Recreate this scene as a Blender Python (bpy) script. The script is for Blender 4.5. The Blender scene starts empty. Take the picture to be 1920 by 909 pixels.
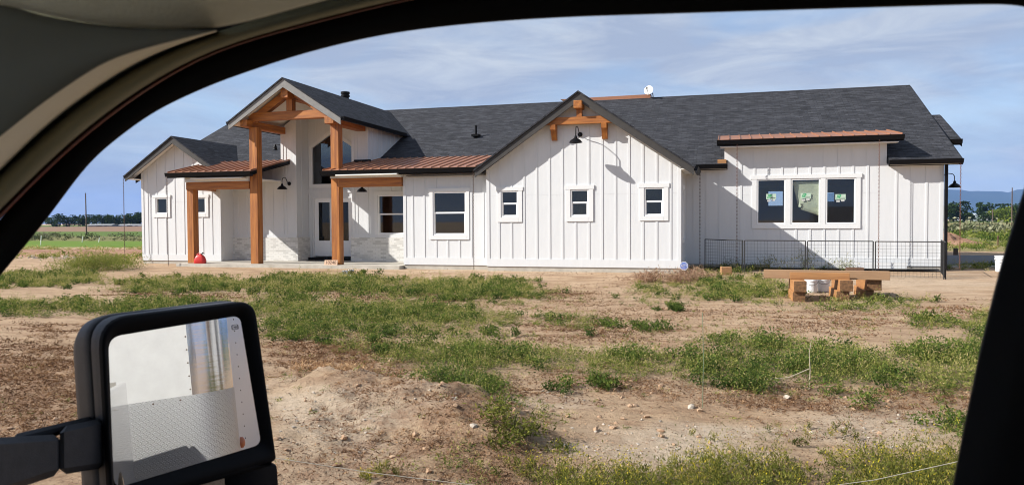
import bpy, math, random
import numpy as np
from mathutils import Vector, Matrix

rng = np.random.default_rng(7)
random.seed(7)
SC = bpy.context.scene
COL = SC.collection

# ------------------------------------------------------------------ camera
YAW, PITCH, ROLL, CAMZ = math.radians(15.6), math.radians(1.58), 0.0053, 1.75
FPX, CX, CY = 1430.0, 960.0, 454.5
FW = np.array([-math.sin(YAW)*math.cos(PITCH), math.cos(YAW)*math.cos(PITCH), -math.sin(PITCH)])
_r = np.array([math.cos(YAW), math.sin(YAW), 0.0]); _u = np.cross(_r, FW)
RT = _r*math.cos(ROLL) - _u*math.sin(ROLL)
UP = _u*math.cos(ROLL) + _r*math.sin(ROLL)
cam = bpy.data.cameras.new('camera')
cam.sensor_width = 36.0; cam.lens = 36.0*FPX/1920.0
cam.clip_start = 0.02; cam.clip_end = 30000
cam.dof.use_dof = True; cam.dof.focus_distance = 24.0; cam.dof.aperture_fstop = 13.0
camo = bpy.data.objects.new('camera', cam); COL.objects.link(camo)
camo.matrix_world = Matrix(((RT[0], UP[0], -FW[0], 0), (RT[1], UP[1], -FW[1], 0), (RT[2], UP[2], -FW[2], CAMZ), (0, 0, 0, 1)))
SC.camera = camo

def ray(u, v): return RT*(u-CX)/FPX + UP*(CY-v)/FPX + FW
def at_y(u, v, Y):
    d = ray(u, v); p = d*(Y/d[1]); return Vector((p[0], p[1], p[2]+CAMZ))
def at_z(u, v, Z=0.05):
    d = ray(u, v); p = d*((Z-CAMZ)/d[2]); return Vector((p[0], p[1], Z))
def at_d(u, v, D):
    p = ray(u, v)*D; return Vector((p[0], p[1], p[2]+CAMZ))

# ------------------------------------------------------------------ sky, sun, exposure
SUNV = Vector((1.2, 0.61, -0.9)).normalized()          # direction the sunlight travels
sun_el = math.asin(-SUNV.z); sun_az = math.atan2(-SUNV.x, -SUNV.y)
world = bpy.data.worlds.new('World'); SC.world = world; world.use_nodes = True
nt = world.node_tree; nt.nodes.clear()
def N(nt, t, **k):
    n = nt.nodes.new(t)
    for a, b in k.items(): setattr(n, a, b)
    return n
sky = N(nt, 'ShaderNodeTexSky', sky_type='NISHITA', sun_disc=False)
sky.sun_elevation = sun_el; sky.sun_rotation = sun_az; sky.altitude = 800; sky.air_density = 1.0; sky.dust_density = 0.6; sky.ozone_density = 1.6
tc = N(nt, 'ShaderNodeTexCoord'); mp = N(nt, 'ShaderNodeMapping'); mp.inputs['Scale'].default_value = (1.6, 1.6, 6.5); mp.inputs['Rotation'].default_value = (0.10, 0.16, 0.9)
n1 = N(nt, 'ShaderNodeTexNoise'); n1.inputs['Scale'].default_value = 1.7; n1.inputs['Detail'].default_value = 6; n1.inputs['Roughness'].default_value = .52; n1.inputs['Distortion'].default_value = .9
rp = N(nt, 'ShaderNodeValToRGB'); rp.color_ramp.elements[0].position = .27; rp.color_ramp.elements[1].position = .56
rp.color_ramp.elements[0].color = (0.18,)*3+(1,); rp.color_ramp.elements[1].color = (.95,)*3+(1,)
mx = N(nt, 'ShaderNodeMix', data_type='RGBA'); mx.inputs[7].default_value = (3.2, 3.75, 4.55, 1)
mpb = N(nt, 'ShaderNodeMapping'); mpb.inputs['Scale'].default_value = (2.6, 2.6, 13); mpb.inputs['Rotation'].default_value = (-.12, .2, .4)
n2_ = N(nt, 'ShaderNodeTexNoise'); n2_.inputs['Scale'].default_value = 1.9; n2_.inputs['Detail'].default_value = 7; n2_.inputs['Roughness'].default_value = .6; n2_.inputs['Distortion'].default_value = .6
rp2 = N(nt, 'ShaderNodeValToRGB'); rp2.color_ramp.elements[0].position = .42; rp2.color_ramp.elements[0].color = (2.6, 3.0, 3.75, 1); rp2.color_ramp.elements[1].position = .66; rp2.color_ramp.elements[1].color = (3.95, 4.25, 4.6, 1)
nt.links.new(tc.outputs['Generated'], mpb.inputs['Vector']); nt.links.new(mpb.outputs[0], n2_.inputs['Vector']); nt.links.new(n2_.outputs['Fac'], rp2.inputs[0]); nt.links.new(rp2.outputs[0], mx.inputs[7])
bg = N(nt, 'ShaderNodeBackground'); bg.inputs['Strength'].default_value = 0.090
wo = N(nt, 'ShaderNodeOutputWorld')
nt.links.new(tc.outputs['Generated'], mp.inputs['Vector']); nt.links.new(mp.outputs[0], n1.inputs['Vector'])
nt.links.new(n1.outputs['Fac'], rp.inputs[0]); nt.links.new(rp.outputs[0], mx.inputs[0])
nt.links.new(sky.outputs[0], mx.inputs[6]); nt.links.new(mx.outputs[2], bg.inputs[0]); nt.links.new(bg.outputs[0], wo.inputs[0])
sl = bpy.data.lights.new('sun', 'SUN'); sl.energy = 4.6; sl.angle = math.radians(.53); sl.color = (1, .962, .90)
so = bpy.data.objects.new('sun', sl); COL.objects.link(so)
so.rotation_euler = SUNV.to_track_quat('-Z', 'Y').to_euler(); so.location = (-40, -20, 40)
SC.view_settings.view_transform = 'Standard'; SC.view_settings.look = 'None'; SC.view_settings.gamma = 1
SC.view_settings.exposure = 0.90
SC.render.engine = 'CYCLES'
SC.cycles.filter_width = 1.05; SC.cycles.max_bounces = 8; SC.cycles.transparent_max_bounces = 12; SC.cycles.use_denoising = True
SC.cycles.caustics_reflective = False; SC.cycles.caustics_refractive = False

# ------------------------------------------------------------------ materials
def mat(name, col=(.5, .5, .5), rough=.6, metal=0, spec=.5, coat=0, noise=None, bump=None, coords='Object', ior=None):
    """noise=(scale xyz, amount, second colour); bump=(scale xyz, strength, distance)"""
    m = bpy.data.materials.new(name); m.use_nodes = True; t = m.node_tree
    b = t.nodes['Principled BSDF']
    b.inputs['Base Color'].default_value = (*col, 1); b.inputs['Roughness'].default_value = rough
    b.inputs['Metallic'].default_value = metal; b.inputs['Specular IOR Level'].default_value = spec
    b.inputs['Coat Weight'].default_value = coat; b.inputs['Coat Roughness'].default_value = .06
    if noise or bump: c = N(t, 'ShaderNodeTexCoord')
    if noise:
        mp = N(t, 'ShaderNodeMapping'); mp.inputs['Scale'].default_value = noise[0]
        n = N(t, 'ShaderNodeTexNoise'); n.inputs['Scale'].default_value = 1; n.inputs['Detail'].default_value = 6; n.inputs['Roughness'].default_value = .65
        r = N(t, 'ShaderNodeValToRGB'); r.color_ramp.elements[0].position = .32; r.color_ramp.elements[1].position = .68
        r.color_ramp.elements[0].color = (*col, 1); r.color_ramp.elements[1].color = (*noise[1], 1)
        t.links.new(c.outputs[coords], mp.inputs[0]); t.links.new(mp.outputs[0], n.inputs['Vector']); t.links.new(n.outputs['Fac'], r.inputs[0]); t.links.new(r.outputs[0], b.inputs['Base Color'])
    if bump:
        mp = N(t, 'ShaderNodeMapping'); mp.inputs['Scale'].default_value = bump[0]
        n = N(t, 'ShaderNodeTexNoise'); n.inputs['Scale'].default_value = 1; n.inputs['Detail'].default_value = 5
        bp = N(t, 'ShaderNodeBump'); bp.inputs['Strength'].default_value = bump[1]; bp.inputs['Distance'].default_value = bump[2]
        t.links.new(c.outputs[coords], mp.inputs[0]); t.links.new(mp.outputs[0], n.inputs['Vector']); t.links.new(n.outputs['Fac'], bp.inputs['Height']); t.links.new(bp.outputs[0], b.inputs['Normal'])
    return m

def wood(name, axis, a=(.47, .175, .030), b=(.20, .058, .011), rough=.55):
    s = [11, 11, 11]; s[axis] = .8
    return mat(name, a, rough, noise=(s, b), bump=([x*3 for x in s], .25, .01))
WD = [wood('cedar_x', 0), wood('cedar_y', 1), wood('cedar_z', 2)]
def endgrain(m):
    t = m.node_tree; b = t.nodes['Principled BSDF']; src = b.inputs['Base Color'].links[0].from_socket
    c = N(t, 'ShaderNodeTexCoord'); sx = N(t, 'ShaderNodeSeparateXYZ'); ab = N(t, 'ShaderNodeMath', operation='ABSOLUTE'); gt = N(t, 'ShaderNodeMath', operation='GREATER_THAN'); gt.inputs[1].default_value = .8
    n = N(t, 'ShaderNodeTexNoise'); n.inputs['Scale'].default_value = 18; n.inputs['Detail'].default_value = 4
    r = N(t, 'ShaderNodeValToRGB'); r.color_ramp.elements[0].position = .35; r.color_ramp.elements[1].position = .7; r.color_ramp.elements[0].color = (.09, .045, .018, 1); r.color_ramp.elements[1].color = (.24, .12, .05, 1)
    x = N(t, 'ShaderNodeMix', data_type='RGBA'); L = t.links.new
    L(c.outputs['Normal'], sx.inputs[0]); L(sx.outputs[1], ab.inputs[0]); L(ab.outputs[0], gt.inputs[0]); L(gt.outputs[0], x.inputs[0]); L(c.outputs['Object'], n.inputs['Vector']); L(n.outputs['Fac'], r.inputs[0]); L(src, x.inputs[6]); L(r.outputs[0], x.inputs[7]); L(x.outputs[2], b.inputs['Base Color'])
    return m
FIR = [wood('fir_x', 0, (.40, .20, .075), (.25, .115, .04), .7), wood('fir_y', 1, (.40, .20, .075), (.22, .10, .035), .7)]
FIR.append(endgrain(wood('fir_block', 1, (.42, .20, .07), (.24, .105, .036), .7)))
M = {}
M['white'] = mat('white_siding', (.645, .655, .66), .55, noise=((9, 9, 1.2), (.61, .62, .625)), bump=((60, 60, 3), .18, .01))
M['trim'] = mat('white_trim', (.69, .695, .69), .5)
M['vinyl'] = mat('white_vinyl', (.82, .82, .81), .35)
M['soffit'] = mat('soffit_white', (.76, .75, .72), .6)
M['black'] = mat('black_metal', (.005, .005, .006), .45, spec=.14)
M['rake'] = mat('rake_board_bronze', (.055, .051, .047), .55, spec=.3, noise=((5, 5, 5), (.042, .039, .036)))
M['rakegrey'] = mat('rake_board_grey', (.21, .205, .195), .6, noise=((5, 5, 5), (.16, .157, .15)))
M['copper'] = mat('copper_painted_metal', (.34, .15, .078), .36, noise=((1.5, 1.5, 1.5), (.27, .115, .06)), spec=.6)
M['concrete'] = mat('concrete', (.50, .465, .40), .85, noise=((3, 3, 3), (.35, .32, .27)), bump=((40, 40, 40), .2, .01))
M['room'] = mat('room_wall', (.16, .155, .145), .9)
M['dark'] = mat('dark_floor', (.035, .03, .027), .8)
M['rubber'] = mat('rubber', (.015, .015, .016), .7)
M['plastic'] = mat('textured_black_plastic', (.024, .027, .034), .55, spec=.45, noise=((45, 45, 45), (.042, .044, .05)), bump=((700, 700, 700), .35, .002))
M['bandblack'] = mat('black_window_frame', (.006, .0065, .008), .6, spec=.12)
M['trimbeige'] = mat('beige_cab_trim', (.80, .75, .61), .85, bump=((500, 500, 500), .3, .002))
M['seal'] = mat('olive_rubber_seal', (.27, .26, .18), .75)
M['maroon'] = mat('maroon_paint', (.10, .016, .014), .35, coat=1, spec=.5)
M['bed'] = mat('pewter_paint', (.24, .225, .20), .3, coat=1)
M['chain'] = mat('rain_chain_metal', (.10, .065, .05), .5, metal=.6)
M['wire'] = mat('black_fence_wire', (.012, .012, .012), .5)
M['whiteplastic'] = mat('white_bucket_plastic', (.74, .75, .76), .4, noise=((6, 6, 6), (.66, .67, .68)))
M['red'] = mat('red_gas_can_plastic', (.55, .03, .025), .35)
M['rust'] = mat('rusty_metal', (.10, .05, .03), .8)
M['paper'] = mat('kraft_paper', (.72, .68, .47), .9, bump=((4, 4, 4), .4, .05))
M['alum'] = mat('polished_aluminium', (.78, .79, .80), .14, metal=1, bump=((2, 2, 14), .12, .01))
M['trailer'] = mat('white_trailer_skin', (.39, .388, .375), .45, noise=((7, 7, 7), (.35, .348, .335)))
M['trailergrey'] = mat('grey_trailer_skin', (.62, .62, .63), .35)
M['amber'] = mat('amber_lens', (.42, .13, .05), .4)
M['chrome'] = mat('wheel_chrome', (.6, .6, .6), .2, metal=1)
M['signblue'] = mat('blue_sign', (.05, .16, .62), .45)
M['signwhite'] = mat('white_ink', (.8, .8, .8), .5)
M['inkblack'] = mat('black_ink', (.02, .02, .02), .6)
M['inkgreen'] = mat('green_ink', (.01, .30, .10), .6)
M['stickerpale'] = mat('sticker_pale_green', (.42, .54, .43), .6)
M['tagwhite'] = mat('tag_white', (.48, .48, .46), .6)
M['pole'] = mat('pole_wood', (.10, .07, .05), .9)
M['stonepale'] = mat('pale_stone', (.46, .40, .33), .95, noise=((30, 30, 30), (.36, .31, .25)))
M['asphalt'] = mat('asphalt', (.12, .12, .125), .9, noise=((.6, .6, .6), (.10, .10, .105)))

def mirror_mat():
    m = mat('mirror_silver', (.84, .845, .85), .0, metal=1); return m
M['mirror'] = mirror_mat()
def glass_mat(name='window_glass', ior=1.75, tint=(.80, .84, .85)):
    m = bpy.data.materials.new(name); m.use_nodes = True; t = m.node_tree; t.nodes.clear()
    o = N(t, 'ShaderNodeOutputMaterial'); tr = N(t, 'ShaderNodeBsdfTransparent'); tr.inputs[0].default_value = (*tint, 1)
    g = N(t, 'ShaderNodeBsdfGlossy'); g.inputs['Roughness'].default_value = .01; g.inputs[0].default_value = (.9, .95, 1, 1)
    f = N(t, 'ShaderNodeFresnel'); f.inputs[0].default_value = ior; x = N(t, 'ShaderNodeMixShader')
    ge = N(t, 'ShaderNodeNewGeometry'); iv = N(t, 'ShaderNodeMath', operation='SUBTRACT'); iv.inputs[0].default_value = 1; mu = N(t, 'ShaderNodeMath', operation='MULTIPLY')   # the inner face of a pane only transmits
    t.links.new(ge.outputs['Backfacing'], iv.inputs[1]); t.links.new(iv.outputs[0], mu.inputs[0]); t.links.new(f.outputs[0], mu.inputs[1])
    t.links.new(mu.outputs[0], x.inputs[0]); t.links.new(tr.outputs[0], x.inputs[1]); t.links.new(g.outputs[0], x.inputs[2]); t.links.new(x.outputs[0], o.inputs[0])
    return m
M['glass'] = glass_mat()
M['glass3'] = glass_mat('door_glass', 1.5, (.28, .30, .30)); M['glass2'] = glass_mat('coated_glass', 2.0, (.28, .33, .36))

def shingle_mat():
    m = mat('charcoal_shingles', rough=.9, spec=.25); t = m.node_tree; b = t.nodes['Principled BSDF']
    uv = N(t, 'ShaderNodeUVMap'); br = N(t, 'ShaderNodeTexBrick'); br.offset = .37; br.offset_frequency = 2
    br.inputs['Scale'].default_value = 1; br.inputs['Brick Width'].default_value = .31; br.inputs['Row Height'].default_value = .14
    br.inputs['Mortar Size'].default_value = .007; br.inputs['Mortar Smooth'].default_value = .25; br.inputs['Bias'].default_value = 0
    br.inputs['Color1'].default_value = (.028, .029, .033, 1); br.inputs['Color2'].default_value = (.048, .049, .054, 1); br.inputs['Mortar'].default_value = (.014, .014, .016, 1)
    n = N(t, 'ShaderNodeTexNoise'); n.inputs['Scale'].default_value = 26; n.inputs['Detail'].default_value = 4
    mu = N(t, 'ShaderNodeMix', data_type='RGBA', blend_type='MULTIPLY'); mu.inputs[0].default_value = .7
    r = N(t, 'ShaderNodeValToRGB'); r.color_ramp.elements[0].color = (.5, .5, .5, 1); r.color_ramp.elements[0].position = .3; r.color_ramp.elements[1].color = (1.3, 1.3, 1.32, 1); r.color_ramp.elements[1].position = .7
    n2 = N(t, 'ShaderNodeTexNoise'); n2.inputs['Scale'].default_value = .35; n2.inputs['Detail'].default_value = 3
    mu2 = N(t, 'ShaderNodeMix', data_type='RGBA', blend_type='MULTIPLY'); mu2.inputs[0].default_value = .5
    L = t.links.new
    L(uv.outputs[0], br.inputs['Vector']); L(uv.outputs[0], n.inputs['Vector']); L(uv.outputs[0], n2.inputs['Vector']); L(n.outputs['Fac'], r.inputs[0])
    L(br.outputs['Color'], mu.inputs[6]); L(r.outputs[0], mu.inputs[7]); L(mu.outputs[2], mu2.inputs[6]); L(n2.outputs['Fac'], mu2.inputs[7]); 
    b2 = N(t, 'ShaderNodeTexBrick'); b2.offset = .43; b2.inputs['Scale'].default_value = 1; b2.inputs['Brick Width'].default_value = .27; b2.inputs['Row Height'].default_value = .07; b2.inputs['Mortar Size'].default_value = 0
    b2.inputs['Color1'].default_value = (1.25, 1.26, 1.32, 1); b2.inputs['Color2'].default_value = (.22, .23, .27, 1); b2.inputs['Bias'].default_value = -.15
    mp2 = N(t, 'ShaderNodeMapping'); mp2.inputs['Location'].default_value = (.09, .02, 0); L(uv.outputs[0], mp2.inputs[0]); L(mp2.outputs[0], b2.inputs['Vector'])
    mu3 = N(t, 'ShaderNodeMix', data_type='RGBA', blend_type='MULTIPLY'); mu3.inputs[0].default_value = .75; L(mu.outputs[2], mu3.inputs[6]); L(b2.outputs['Color'], mu3.inputs[7])
    L(mu3.outputs[2], b.inputs['Base Color'])
    bp = N(t, 'ShaderNodeBump'); bp.inputs['Strength'].default_value = .8; bp.inputs['Distance'].default_value = .012
    inv = N(t, 'ShaderNodeMath', operation='SUBTRACT'); inv.inputs[0].default_value = 1
    L(br.outputs['Fac'], inv.inputs[1]); L(inv.outputs[0], bp.inputs['Height']); L(bp.outputs[0], b.inputs['Normal'])
    return m
M['shingle'] = shingle_mat()
def brick_mat():
    m = mat('whitewashed_brick', rough=.85); t = m.node_tree; b = t.nodes['Principled BSDF']
    uv = N(t, 'ShaderNodeUVMap'); br = N(t, 'ShaderNodeTexBrick'); br.offset = .5
    br.inputs['Scale'].default_value = 1; br.inputs['Brick Width'].default_value = .22; br.inputs['Row Height'].default_value = .075
    br.inputs['Mortar Size'].default_value = .008; br.inputs['Bias'].default_value = -.42
    br.inputs['Color1'].default_value = (.68, .665, .63, 1); br.inputs['Color2'].default_value = (.32, .305, .28, 1); br.inputs['Mortar'].default_value = (.55, .535, .50, 1)
    bp = N(t, 'ShaderNodeBump'); bp.inputs['Strength'].default_value = .6; bp.inputs['Distance'].default_value = .012; bp.invert = True
    t.links.new(uv.outputs[0], br.inputs['Vector']); t.links.new(br.outputs['Color'], b.inputs['Base Color']); t.links.new(br.outputs['Fac'], bp.inputs['Height']); t.links.new(bp.outputs[0], b.inputs['Normal'])
    return m
M['brick'] = brick_mat()
def plate_mat():
    m = mat('diamond_plate', (.50, .50, .495), .40, metal=1); t = m.node_tree; b = t.nodes['Principled BSDF']; L = t.links.new
    uv = N(t, 'ShaderNodeUVMap'); hs = []
    for ang, off in ((45, 0), (-45, .5)):
        mp = N(t, 'ShaderNodeMapping'); mp.inputs['Rotation'].default_value = (0, 0, math.radians(ang)); mp.inputs['Location'].default_value = (off*.05, 0, 0)
        br = N(t, 'ShaderNodeTexBrick'); br.offset = .5; br.inputs['Scale'].default_value = 1; br.inputs['Brick Width'].default_value = .036; br.inputs['Row Height'].default_value = .018; br.inputs['Mortar Size'].default_value = .0066; br.inputs['Mortar Smooth'].default_value = .3
        L(uv.outputs[0], mp.inputs[0]); L(mp.outputs[0], br.inputs['Vector']); hs.append(br)
    ch = N(t, 'ShaderNodeTexChecker'); ch.inputs['Scale'].default_value = 1/.02546
    L(uv.outputs[0], ch.inputs['Vector'])
    mxx = N(t, 'ShaderNodeMix'); L(ch.outputs['Fac'], mxx.inputs[0]); L(hs[0].outputs['Fac'], mxx.inputs[2]); L(hs[1].outputs['Fac'], mxx.inputs[3])
    bp = N(t, 'ShaderNodeBump'); bp.inputs['Strength'].default_value = 1; bp.inputs['Distance'].default_value = .004; bp.invert = True
    L(mxx.outputs[0], bp.inputs['Height']); L(bp.outputs[0], b.inputs['Normal'])
    return m
M['plate'] = plate_mat()

def tint_mat(name, stops, rough=.7, trans=.35):
    m = bpy.data.materials.new(name); m.use_nodes = True; t = m.node_tree; t.nodes.clear(); L = t.links.new
    o = N(t, 'ShaderNodeOutputMaterial'); a = N(t, 'ShaderNodeAttribute', attribute_name='tint'); r = N(t, 'ShaderNodeValToRGB')
    els = r.color_ramp.elements
    els[0].position = stops[0][0]; els[0].color = (*stops[0][1], 1); els[1].position = stops[-1][0]; els[1].color = (*stops[-1][1], 1)
    for p, c in stops[1:-1]: e = els.new(p); e.color = (*c, 1)
    d = N(t, 'ShaderNodeBsdfDiffuse'); tl = N(t, 'ShaderNodeBsdfTranslucent'); x = N(t, 'ShaderNodeMixShader'); x.inputs[0].default_value = trans
    L(a.outputs['Fac'], r.inputs[0]); L(r.outputs[0], d.inputs[0]); L(r.outputs[0], tl.inputs[0]); L(d.outputs[0], x.inputs[1]); L(tl.outputs[0], x.inputs[2]); L(x.outputs[0], o.inputs[0])
    return m
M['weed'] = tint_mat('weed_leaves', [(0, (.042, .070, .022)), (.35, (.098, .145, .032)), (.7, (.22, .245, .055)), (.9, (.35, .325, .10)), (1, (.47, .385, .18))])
M['weedtall'] = tint_mat('tall_weed_leaves', [(0, (.055, .07, .02)), (.4, (.135, .15, .032)), (.75, (.25, .24, .055)), (.92, (.34, .27, .07)), (1, (.55, .45, .03))])
M['litter'] = tint_mat('dry_stalks', [(0, (.06, .030, .018)), (.5, (.20, .108, .058)), (.85, (.43, .26, .135)), (1, (.58, .40, .23))], trans=.15)
M['straw'] = tint_mat('pinkish_dry_brush', [(0, (.20, .115, .075)), (.6, (.40, .255, .165)), (1, (.55, .41, .28))], trans=.25)
M['treeleaf'] = tint_mat('tree_foliage', [(0, (.018, .032, .014)), (.6, (.045, .075, .022)), (1, (.085, .12, .03))], trans=.2)
M['treelight'] = tint_mat('light_tree_foliage', [(0, (.09, .13, .02)), (1, (.26, .29, .04))], trans=.25)
M['sage'] = tint_mat('sagebrush_foliage', [(0, (.05, .062, .03)), (.6, (.11, .125, .062)), (1, (.24, .24, .15))], trans=.15)

# ------------------------------------------------------------------ mesh builder
class MB:
    def __init__(s): s.v = []; s.f = []
    def add(s, vs, fs):
        o = len(s.v); s.v += [tuple(p) for p in vs]; s.f += [tuple(i+o for i in f) for f in fs]; return s
    def box(s, x0, x1, y0, y1, z0, z1):
        return s.add([(x0, y0, z0), (x1, y0, z0), (x1, y1, z0), (x0, y1, z0), (x0, y0, z1), (x1, y0, z1), (x1, y1, z1), (x0, y1, z1)],
                     [(0, 3, 2, 1), (4, 5, 6, 7), (0, 1, 5, 4), (1, 2, 6, 5), (2, 3, 7, 6), (3, 0, 4, 7)])
    def hexa(s, p):   # 8 points bottom 4 then top 4
        return s.add(p, [(0, 3, 2, 1), (4, 5, 6, 7), (0, 1, 5, 4), (1, 2, 6, 5), (2, 3, 7, 6), (3, 0, 4, 7)])
    def tbox(s, T, a, b, d0, d1, z0, z1):
        return s.hexa([T(a, d1, z0), T(b, d1, z0), T(b, d0, z0), T(a, d0, z0), T(a, d1, z1), T(b, d1, z1), T(b, d0, z1), T(a, d0, z1)])
    def slab(s, pts, th):
        n = len(pts); lo = [(p[0], p[1], p[2]-th) for p in pts]
        return s.add(list(pts)+lo, [tuple(range(n)), tuple(range(2*n-1, n-1, -1))] + [(i, i+n, (i+1) % n+n, (i+1) % n) for i in range(n)])
    def prism(s, pts, off):    # polygon extruded by vector
        n = len(pts); q = [tuple(np.array(p)+np.array(off)) for p in pts]
        return s.add([tuple(p) for p in pts]+q, [tuple(range(n)), tuple(range(2*n-1, n-1, -1))] + [(i, i+n, (i+1) % n+n, (i+1) % n) for i in range(n)])
    def beam(s, p, q, w, h, up=(0, 0, 1)):
        p = Vector(p); q = Vector(q); d = (q-p).normalized(); sd = d.cross(Vector(up)).normalized(); u = sd.cross(d)
        c = [(-1, -1), (1, -1), (1, 1), (-1, 1)]
        return s.hexa([p+sd*a*w/2+u*b*h/2 for a, b in c] + [q+sd*a*w/2+u*b*h/2 for a, b in c])
    def tube(s, pts, r, n=8, cap=True):
        pts = [Vector(p) for p in pts]; o = len(s.v); rr = r if isinstance(r, (list, tuple)) else [r]*len(pts); ref = None
        for i, p in enumerate(pts):
            d = (pts[min(i+1, len(pts)-1)]-pts[max(i-1, 0)]).normalized()
            if ref is None: ref = d.orthogonal().normalized()
            ref = (ref-d*ref.dot(d)).normalized(); b = d.cross(ref)
            for k in range(n):
                a = 2*math.pi*k/n; s.v.append(tuple(p+(ref*math.cos(a)+b*math.sin(a))*rr[i]))
        for i in range(len(pts)-1):
            for k in range(n): s.f.append((o+i*n+k, o+i*n+(k+1) % n, o+(i+1)*n+(k+1) % n, o+(i+1)*n+k))
        if cap: s.f.append(tuple(o+k for k in range(n))[::-1]); s.f.append(tuple(o+(len(pts)-1)*n+k for k in range(n)))
        return s
    def lathe(s, c, prof, n=24, axis=(0, 0, 1)):
        c = Vector(c); ax = Vector(axis).normalized(); e = ax.orthogonal().normalized(); g = ax.cross(e); o = len(s.v)
        for r, h in prof:
            for k in range(n):
                a = 2*math.pi*k/n; s.v.append(tuple(c+ax*h+(e*math.cos(a)+g*math.sin(a))*r))
        for i in range(len(prof)-1):
            for k in range(n): s.f.append((o+i*n+k, o+i*n+(k+1) % n, o+(i+1)*n+(k+1) % n, o+(i+1)*n+k))
        return s
    def loft(s, loops, closed=False):
        o = len(s.v); n = len(loops[0])
        for l in loops: s.v += [tuple(p) for p in l]
        for i in range(len(loops)-1):
            for k in range(n if closed else n-1):
                s.f.append((o+i*n+k, o+i*n+(k+1) % n, o+(i+1)*n+(k+1) % n, o+(i+1)*n+k))
        return s
    def build(s, name, m, parent=None, smooth=False, bevel=0, local=False):
        me = bpy.data.meshes.new(name); me.from_pydata(s.v, [], s.f); me.update()
        uvl = me.uv_layers.new(name='UVMap')
        co = np.array(s.v, dtype=np.float64); uv = np.zeros((len(me.loops), 2))
        for p in me.polygons:
            nrm = np.array(p.normal); t = np.cross((0, 0, 1), nrm); l = np.linalg.norm(t)
            t = t/l if l > 1e-3 else np.array((1., 0, 0)); b = np.cross(nrm, t)
            li = list(p.loop_indices); P = co[list(p.vertices)]
            uv[li, 0] = P@t; uv[li, 1] = P@b
        uvl.data.foreach_set('uv', uv.ravel())
        if smooth: me.polygons.foreach_set('use_smooth', [True]*len(me.polygons))
        me.materials.append(m)
        o = bpy.data.objects.new(name, me); COL.objects.link(o)
        if parent is not None:
            o.parent = parent
            if not local:
                r = parent
                while r.parent: r = r.parent
                if parent is r: o.matrix_parent_inverse = Matrix.Translation(r.location).inverted()
        if bevel:
            bv = o.modifiers.new('bevel', 'BEVEL'); bv.width = bevel; bv.segments = 2; bv.limit_method = 'ANGLE'
        return o

def tag(o, label=None, cat=None, group=None, kind=None):
    if label: o['label'] = label
    if cat: o['category'] = cat
    if group: o['group'] = group
    if kind: o['kind'] = kind
    return o
def thing(name, loc, label, cat, group=None, rz=0):
    o = bpy.data.objects.new(name, None); COL.objects.link(o); o.location = loc; o.rotation_euler = (0, 0, rz); o.empty_display_size = .2
    return tag(o, label, cat, group)
def dup(root, loc, rz, label, group=None):
    r = root.copy(); COL.objects.link(r); r.location = loc; r.rotation_euler = (0, 0, rz); tag(r, label, None, group)
    for ch in list(root.children):
        c = ch.copy(); COL.objects.link(c); c.parent = r
        for g in ch.children: d = g.copy(); COL.objects.link(d); d.parent = c
    return r

# ------------------------------------------------------------------ noise and terrain
def vn(x, y, seed):
    xi = np.floor(x).astype(np.int64); yi = np.floor(y).astype(np.int64); fx = x-xi; fy = y-yi
    fx = fx*fx*(3-2*fx); fy = fy*fy*(3-2*fy)
    def h(a, b):
        k = (a*374761393+b*668265263+seed*1442695041) & 0xffffffff; k = ((k ^ (k >> 13))*1274126177) & 0xffffffff
        return ((k ^ (k >> 16)) & 0xffff)/65535.0
    return (h(xi, yi)*(1-fx)+h(xi+1, yi)*fx)*(1-fy)+(h(xi, yi+1)*(1-fx)+h(xi+1, yi+1)*fx)*fy
def fbm(x, y, seed, oct=4):
    s = 0; a = .5; t = 0
    for i in range(oct): s = s+a*vn(x*2**i, y*2**i, seed+i*17); t += a; a *= .55
    return s/t
def sstep(a, b, x): t = np.clip((x-a)/(b-a), 0, 1); return t*t*(3-2*t)
MOUNDS = [(-3.75, 6.85, .95, .5, .24), (-2.75, 6.3, .7, .5, .26), (-1.95, 5.8, .55, .5, .21), (-3.3, 5.3, .9, .8, .12), (-2.3, 6.75, .45, .3, .08)]
def zg(x, y):
    x = np.asarray(x, float); y = np.asarray(y, float)
    near = 1-sstep(36, 60, y)
    z = .13*sstep(19, 24.5, y)*near
    z = z+(fbm(x*.35, y*.35, 3)-.5)*.05*near*sstep(4.2, 7, y)*(1-.7*sstep(20, 23.5, y))+(fbm(x*2.3, y*2.3, 9)-.5)*.05*near*(1-.6*sstep(21, 24, y))
    z = z+(fbm(x*7, y*7, 21, 2)-.5)*.028*(1-sstep(14, 20, y))
    mm_ = 0
    for mx_, my_, rx, ry, h in MOUNDS: mm_ = mm_+h*np.exp(-((x-mx_)/rx)**2-((y-my_)/ry)**2)
    z = z+mm_*(1+.9*(fbm(x*3.1, y*3.1, 41)-.5))+np.minimum(mm_*4, .5)*(fbm(x*8, y*8, 43, 3)-.5)*.16
    z = z-.35*np.exp(-((y-36)/4.0)**2)*sstep(-25, -30, x)*0
    return z*sstep(2.5, 4.5, y)
def gz(x, y): return float(zg(np.array([x]), np.array([y]))[0])

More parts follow.
